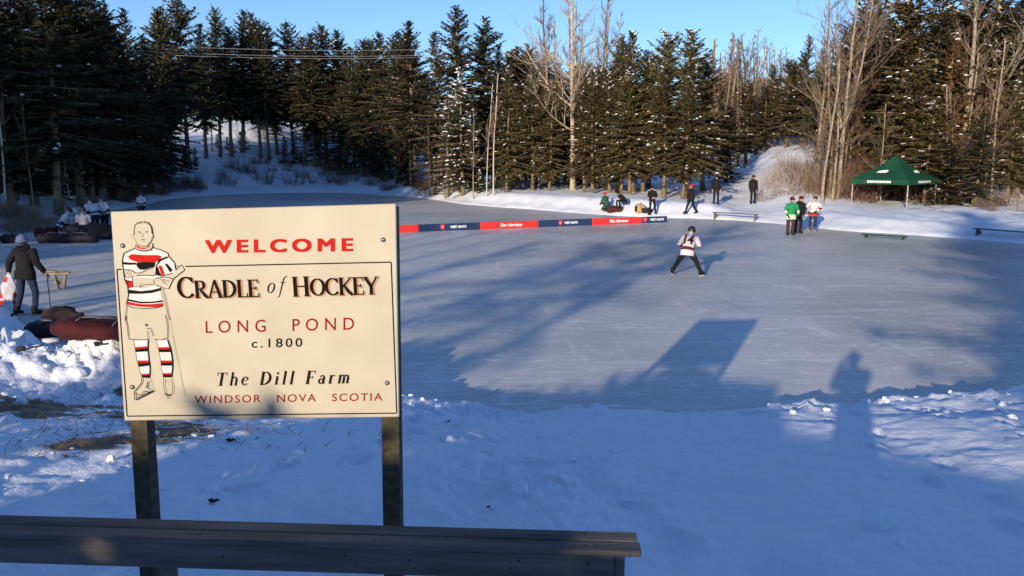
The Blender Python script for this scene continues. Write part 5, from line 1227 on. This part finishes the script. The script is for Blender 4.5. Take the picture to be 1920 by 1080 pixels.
tag(mb.build('cane', M('dark_varnished_cane', (.05, .03, .02), rough=.4)), 'thin dark walking cane held in the right hand of the man in jeans', 'cane')
hl = wpt(cane_man, J['wrL']+Vector((0, .01, -.09)))
def bundle():
    rn = random.Random(5); rows = 12; cols = 16; mb = MB(); V = []; 
    for i in range(rows):
        t = i/(rows-1); wd_ = lerp(.05, .16, min(1, t*2.2)); 
        for k in range(cols):
            a = 2*math.pi*k/cols; f = 1+.28*math.sin(a*4+i*.5)*min(1, t*2)+rn.uniform(-.06, .06)
            V.append(hl+Vector((math.cos(a)*wd_*f-.08*t, math.sin(a)*wd_*.55*f, .05-t*.62-(.12*math.sin(a*2+1) if i == rows-1 else 0))))
    for i in range(rows-1):
        for k in range(cols): mb.f.append((i*cols+k, i*cols+(k+1) % cols, (i+1)*cols+(k+1) % cols, (i+1)*cols+k)); mb.m.append(1 if ((i in (1, 2) and k < 12) or (i in (7, 8) and k % 7 < 4) or (i == 10 and k % 5 < 2)) else 0); mb.s.append(True)
    mb.v += [tuple(v) for v in V]; mb.f.append(tuple(range(cols))[::-1]); mb.m.append(0); mb.s.append(True)
    tag(mb.build('folded_jersey', [JWHITE, JRED]), 'crumpled white and red jersey carried in the left hand of the man with the cane', 'jersey')
bundle()
# the photographer, whose shadow falls on the snow and ice at the right
person('photographer in dark winter clothes with both hands raised to the face', (-.0, -.26, gz(0, -.26)), 0, 1.06, dict(elR=(.20, .12, 1.22), wrR=(.08, .20, 1.48), elL=(-.20, .12, 1.22), wrL=(-.08, .20, 1.48), nos=(0, .09, 1.585)), hat=None, flare=1.0, leg=1.0)

# ------------------------------------------------------------------ bags, sticks, stool
BAGB = M('black_nylon', (.010, .009, .012), (.02, .02, .024), scale=10, rough=.7); BAGR = M('dark_red_nylon', (.035, .004, .005), (.065, .006, .007), scale=6, rough=.75)
STRAP = M('grey_strap', (.16, .15, .15), rough=.8)
def bag(label, pos, ang_, L_, w, h, mat, endmat, group=None):
    t = thing('hockey_bag', label, 'bag', (pos.x, pos.y, pos.z-.02), ang_, group); rn = random.Random(int(abs(pos.x*77))); mb = MB(); n = 20; K = 22; V = []; ph = rn.uniform(0, 6)
    for i in range(K):
        f = i/(K-1); e = (1-abs(2*f-1)**5)**.5 if 0 < f < 1 else .35; sag = 1-.16*math.sin(math.pi*f)+.09*math.sin(f*17+ph)+rn.uniform(-.05, .05)
        for k in range(n):
            a = 2*math.pi*k/n; cx = math.copysign(abs(math.cos(a))**.6, math.cos(a)); cz = math.copysign(abs(math.sin(a))**.6, math.sin(a))
            V.append(((f-.5)*L_, cx*w/2*(.6+.4*e), h/2+cz*h/2*(.55+.45*e)*(sag+.10*math.sin(a*3+f*9+ph))+rn.uniform(-.014, .014)))
    Fc = [(i*n+k, i*n+(k+1) % n, (i+1)*n+(k+1) % n, (i+1)*n+k) for i in range(K-1) for k in range(n)]
    mb.add(V, Fc, 0, True); mb.add([V[k] for k in range(n)], [tuple(range(n))[::-1]], 1); mb.add([V[(K-1)*n+k] for k in range(n)], [tuple(range(n))], 1)
    mb.build('bag_body', [mat, endmat], t)
    for sx_ in (-.22, .22):
        mb = MB(); mb.tube([(sx_*L_, w/2*.95*math.cos(q), h/2+h/2*1.06*math.sin(q)) for q in np.linspace(-.5, math.pi+.5, 13)], .020, 6, flat=.3, ax=(1, 0, 0)); mb.build('strap', STRAP, t)
    mb = MB(); mb.tube([(-.22*L_, -.02, h*1.0), (-.1*L_, -.10, h*1.10), (.1*L_, -.10, h*1.10), (.22*L_, -.02, h*1.0)], .014, 6); mb.build('handle', STRAP, t)
    return t
pb1 = on_ground(104, 632); pb2 = on_ground(196, 641)
bag('black hockey bag lying on the snow in front of the man with the cane', pb1, .05, .98, .42, .32, BAGB, BAGB)
bag('dark red hockey bag on the snow, partly behind the welcome sign', pb2, -.18, 1.25, .50, .28, BAGR, BAGR)
def heap(label, pos, r, mat, name, cat, seed=1, hz=.5):
    rn = random.Random(seed); mb = MB(); mb.ball((0, 0, r*hz*.4), (r, r*.62, r*hz), jit=.14, rnd=rn, n=18, m=10); mb.tube([(r*.5, -.1*r, r*.2), (r*1.1, -.3*r, r*.12), (r*1.45, -.1*r, .06)], [r*.22, r*.18, r*.10], 8); mb.tube([(-r*.5, -.2*r, r*.2), (-r*.9, -.5*r, r*.1)], [r*.22, r*.12], 8)
    o = mb.build(name, mat); o.location = pos; return tag(o, label, cat)
heap('black jacket heaped on top of the black hockey bag', Vector((pb1.x+.1, pb1.y+.05, pb1.z+.37)), .32, M('dark_brown_fleece', (.022, .016, .015), (.035, .026, .024), scale=14, rough=.95, bump=.6), 'jacket', 'jacket', 3, .45)
def stick(label, a, b, bladedir, bl=.30, tape=True):
    mb = MB(); d = (b-a).normalized(); mb.tube([a, b], .014, 6, flat=.7); s_ = thing('hockey_stick', label, 'hockey stick', (a.x, a.y, a.z)); 
    mb.v = [tuple(Vector(v)-a) for v in mb.v]; mb.build('shaft', M('black_stick', (.02, .018, .018), rough=.5), s_)
    q = b+bladedir*bl; mb = MB(); mb.tube([b-a, b.lerp(q, .4)-a+Vector((0, 0, .01)), q-a], [.03, .036, .030], 7, flat=.25, ax=(0, 0, 1)); mb.build('blade', BAGB, s_); return s_
a = U(215, 596, .42); b = U(26, 592, .10)
stick('black hockey stick resting across the bags with its taped blade at the left', Vector((a.x, a.y, .44)), Vector((b.x, b.y, .14)), (U(8, 611, .04)-b).normalized(), .33)
pg = on_ground(80, 656); pg2 = on_ground(37, 663)
stick('short dark hockey stick end poking out of the snow below the bags', pg+Vector((0, 0, .05)), pg2+Vector((.08, 0, .04)), Vector((-1, -.3, -.1)), .10)
def glove_obj(label, pos, ang_):
    t = thing('hockey_glove', label, 'glove', (pos.x, pos.y, pos.z), ang_); mb = MB(); mb.tube([(-.14, 0, .04), (-.02, 0, .05), (.06, 0, .045)], [.075, .06, .065], 10, flat=.55, ax=(0, 1, 0)); mb.build('cuff', JWHITE, t)
    for k in range(4): mb = MB(); y_ = -.045+.03*k; mb.tube([(.05, y_, .05), (.12, y_, .06), (.17, y_, .03)], [.018, .017, .013], 6); mb.build('finger', BAGB, t)
    mb = MB(); mb.tube([(.0, .06, .04), (.05, .10, .04), (.10, .105, .03)], [.02, .018, .013], 6); mb.build('thumb', BAGB, t)
glove_obj('black and white hockey glove dropped on the snow below the bags', on_ground(103, 651), .5)
stick('broken dark stick end lying just left of the welcome sign', on_ground(204, 652)+Vector((0, 0, .04)), on_ground(186, 659)+Vector((0, 0, .05)), Vector((-1, -.2, 0)), .05)
bag('long black hockey bag in front of the young players', on_ground(104, 455), .1, 1.25, .6, .40, BAGB, BAGB)
bag('black hockey bag under the sitting young players, next to the sign', on_ground(152, 455), -.05, 1.45, .6, .40, BAGB, BAGB)
bag('dark red tinted hockey bag at the left end of the player group', on_ground(88, 447), .4, .9, .5, .50, BAGR, BAGB)
bag('small black bag alone at the left picture edge', on_ground(22, 456), .3, .75, .45, .40, BAGB, BAGB)
a = G(0, 440); stick('thin hockey stick leaning on the small black bag at the left edge', Vector((a.x-.5, a.y, .75)), G(30, 455)+Vector((0, 0, .3)), Vector((.7, -.2, -.4)).normalized(), .3)
bag('red and green duffel bag on the snow beside the crouching person', on_ground(1152, 398), -.2, 1.0, .5, .42, BAGR, DGREEN)
bag('tan backpack on the snow at the feet of the standing black figure', on_ground(1200, 400.5), .3, .55, .5, .55, BEIGE, BAGB)
bag('black duffel bag between the tan backpack and the standing figure', on_ground(1212, 402), .1, .6, .4, .34, BAGB, BAGB)
for k, (px_, py_) in enumerate([(1167, 399.5), (1178, 399)]): pass
heap('black coat heaped on the bags among the young players', on_ground(140, 449)+Vector((0, 0, .34)), .42, BAGB, 'jacket', 'jacket', 8, .5)
heap('dark gear pile at the feet of the standing young players', on_ground(190, 448), .7, BAGB, 'gear_pile', 'gear', 9, .7)
person('young player in a white jersey crouching between the others in the left group', on_ground(138, 444), 120, 1.0, KNEEL, top=JWHITE, stripes=STR, hat='helmet', hatmat=HELMW, topname='jersey', flare=1.3)
# small wooden stool on the left ice
p = G(115, 541)
t = thing('wooden_stool', 'small pale wooden stool standing on the ice near the man with the cane', 'stool', (p.x, p.y, 0), .3)
SW = M('pale_wood', (.36, .25, .13), (.50, .37, .21), scale=8, rough=.8, stretch=(1, 6, 1))
mb = MB(); mb.box((0, 0, .405), (.46, .26, .05), bev=.008); mb.build('seat', SW, t)
mb = MB(); mb.box((-.30, .02, .47), (.42, .16, .03), rot=Matrix.Rotation(.12, 3, 'Y'), bev=.004); mb.build('board', SW, t)
for s_ in (-1, 1):
    mb = MB(); V = [(s_*.07-.018, -.11, 0), (s_*.07+.018, -.11, 0), (s_*.07+.018, .11, 0), (s_*.07-.018, .11, 0), (s_*.13-.018, -.11, .378), (s_*.13+.018, -.11, .378), (s_*.13+.018, .11, .378), (s_*.13-.018, .11, .378)]
    mb.add(V, [(3, 2, 1, 0), (4, 5, 6, 7)]+[(k, (k+1) % 4, 4+(k+1) % 4, 4+k) for k in range(4)]); mb.build('leg', SW, t)
mb = MB(); mb.box((0, 0, .16), (.17, .03, .10), bev=.004); mb.build('stretcher', SW, t)
# snow lumps thrown up along the near edge and on the ridge
def chunks():
    rn = random.Random(77); mb = MB()
    spots = []
    for i in range(640):
        r_ = rn.random()
        if r_ < .45: x = rn.uniform(-9, -1.2); y = lerp(11.6, 9.7, (x+11)/10.3)+rn.gauss(0, .45)
        elif r_ < .60: x = rn.gauss(5.1, 1.0); y = rn.gauss(10.5, .55)
        elif r_ < .75: x = rn.uniform(-7, -2); y = rn.uniform(5.5, 9.5)
        elif r_ < .85: x = rn.gauss(-1.6, .8); y = rn.gauss(9.2, .5)
        elif r_ < .95: x = rn.uniform(-5, 6); y = rn.uniform(3.6, 9.5)
        else: x = rn.uniform(-1, 8); y = rn.uniform(9.6, 12.2)
        spots.append((x, y))
    zz = ground(np.array([s[0] for s in spots]), np.array([s[1] for s in spots])); dd = pond_d([s[0] for s in spots], [s[1] for s in spots])
    for (x, y), z, d in zip(spots, zz, dd):
        if d < .02: continue
        r = min(.11, rn.lognormvariate(-3.7, .6)); c = Vector((x, y, z+r*.25)); ph = rn.uniform(0, 6)
        mb.ball(c, (r*rn.uniform(.8, 1.4), r*rn.uniform(.7, 1.2), r*rn.uniform(.55, .9)), n=7, m=5, jit=.28, rnd=rn, sm=False)
    o = mb.build('snow_chunks', M('packed_snow', SNOWC, rough=.7)); tag(o, 'loose lumps of shovelled snow scattered along the near bank', 'snow', None, 'stuff')
chunks()
def dry_grass():
    rn = random.Random(31); P0 = []; P1 = []; R0 = []; R1 = []; xs = []
    for i in range(900):
        c = rn.choice(((-4.6, 7.9, 1.3, .5), (-3.5, 6.5, .8, .25), (-5.6, 8.6, .8, .3), (-4.4, 9.3, .3, .2), (-2.9, 7.3, .6, .3))); xs.append((rn.gauss(c[0], c[2]), rn.gauss(c[1], c[3])))
    zz = ground(np.array([q[0] for q in xs]), np.array([q[1] for q in xs]))
    for (x, y), z in zip(xs, zz):
        h_ = rn.uniform(.03, .11); a_ = rn.uniform(0, 6.28); P0.append((x, y, z-.01)); P1.append((x+math.cos(a_)*h_, y+math.sin(a_)*h_, z+h_*.55)); R0.append(.004); R1.append(.0015)
    V, Q = tubes_np(P0, P1, R0, R1, 3); o = link('dry_grass', mesh_np('dry_grass', V, [Q], [M('straw', (.16, .12, .06), (.34, .26, .14), scale=3, rough=.9)])); tag(o, 'flattened straw coloured grass on the thawed patches left of the sign', 'grass', None, 'stuff')
dry_grass()
def leaves():
    rn = random.Random(9)
    for px, py, s_ in [(432, 830, .04), (398, 818, .03), (400, 945, .035), (841, 797, .02), (740, 902, .015), (916, 957, .015), (372, 792, .03)]:
        p = on_ground(px, py); mb = MB()
        for k in range(5): a_ = rn.uniform(0, 6.28); mb.tube([(0, 0, .0), (math.cos(a_)*s_*.6, math.sin(a_)*s_*.6, s_*.35), (math.cos(a_)*s_*1.2, math.sin(a_)*s_*1.2, s_*.2)], [s_*.3, s_*.35, s_*.05], 5, flat=.3)
        o = mb.build('dead_leaf', M('dead_leaf', (.03, .022, .015), rough=.9)); o.location = p+Vector((0, 0, .01)); tag(o, 'small dark dead leaf on the shaded snow in front of the pond', 'leaf', 'dead leaves on the near snow')
leaves()
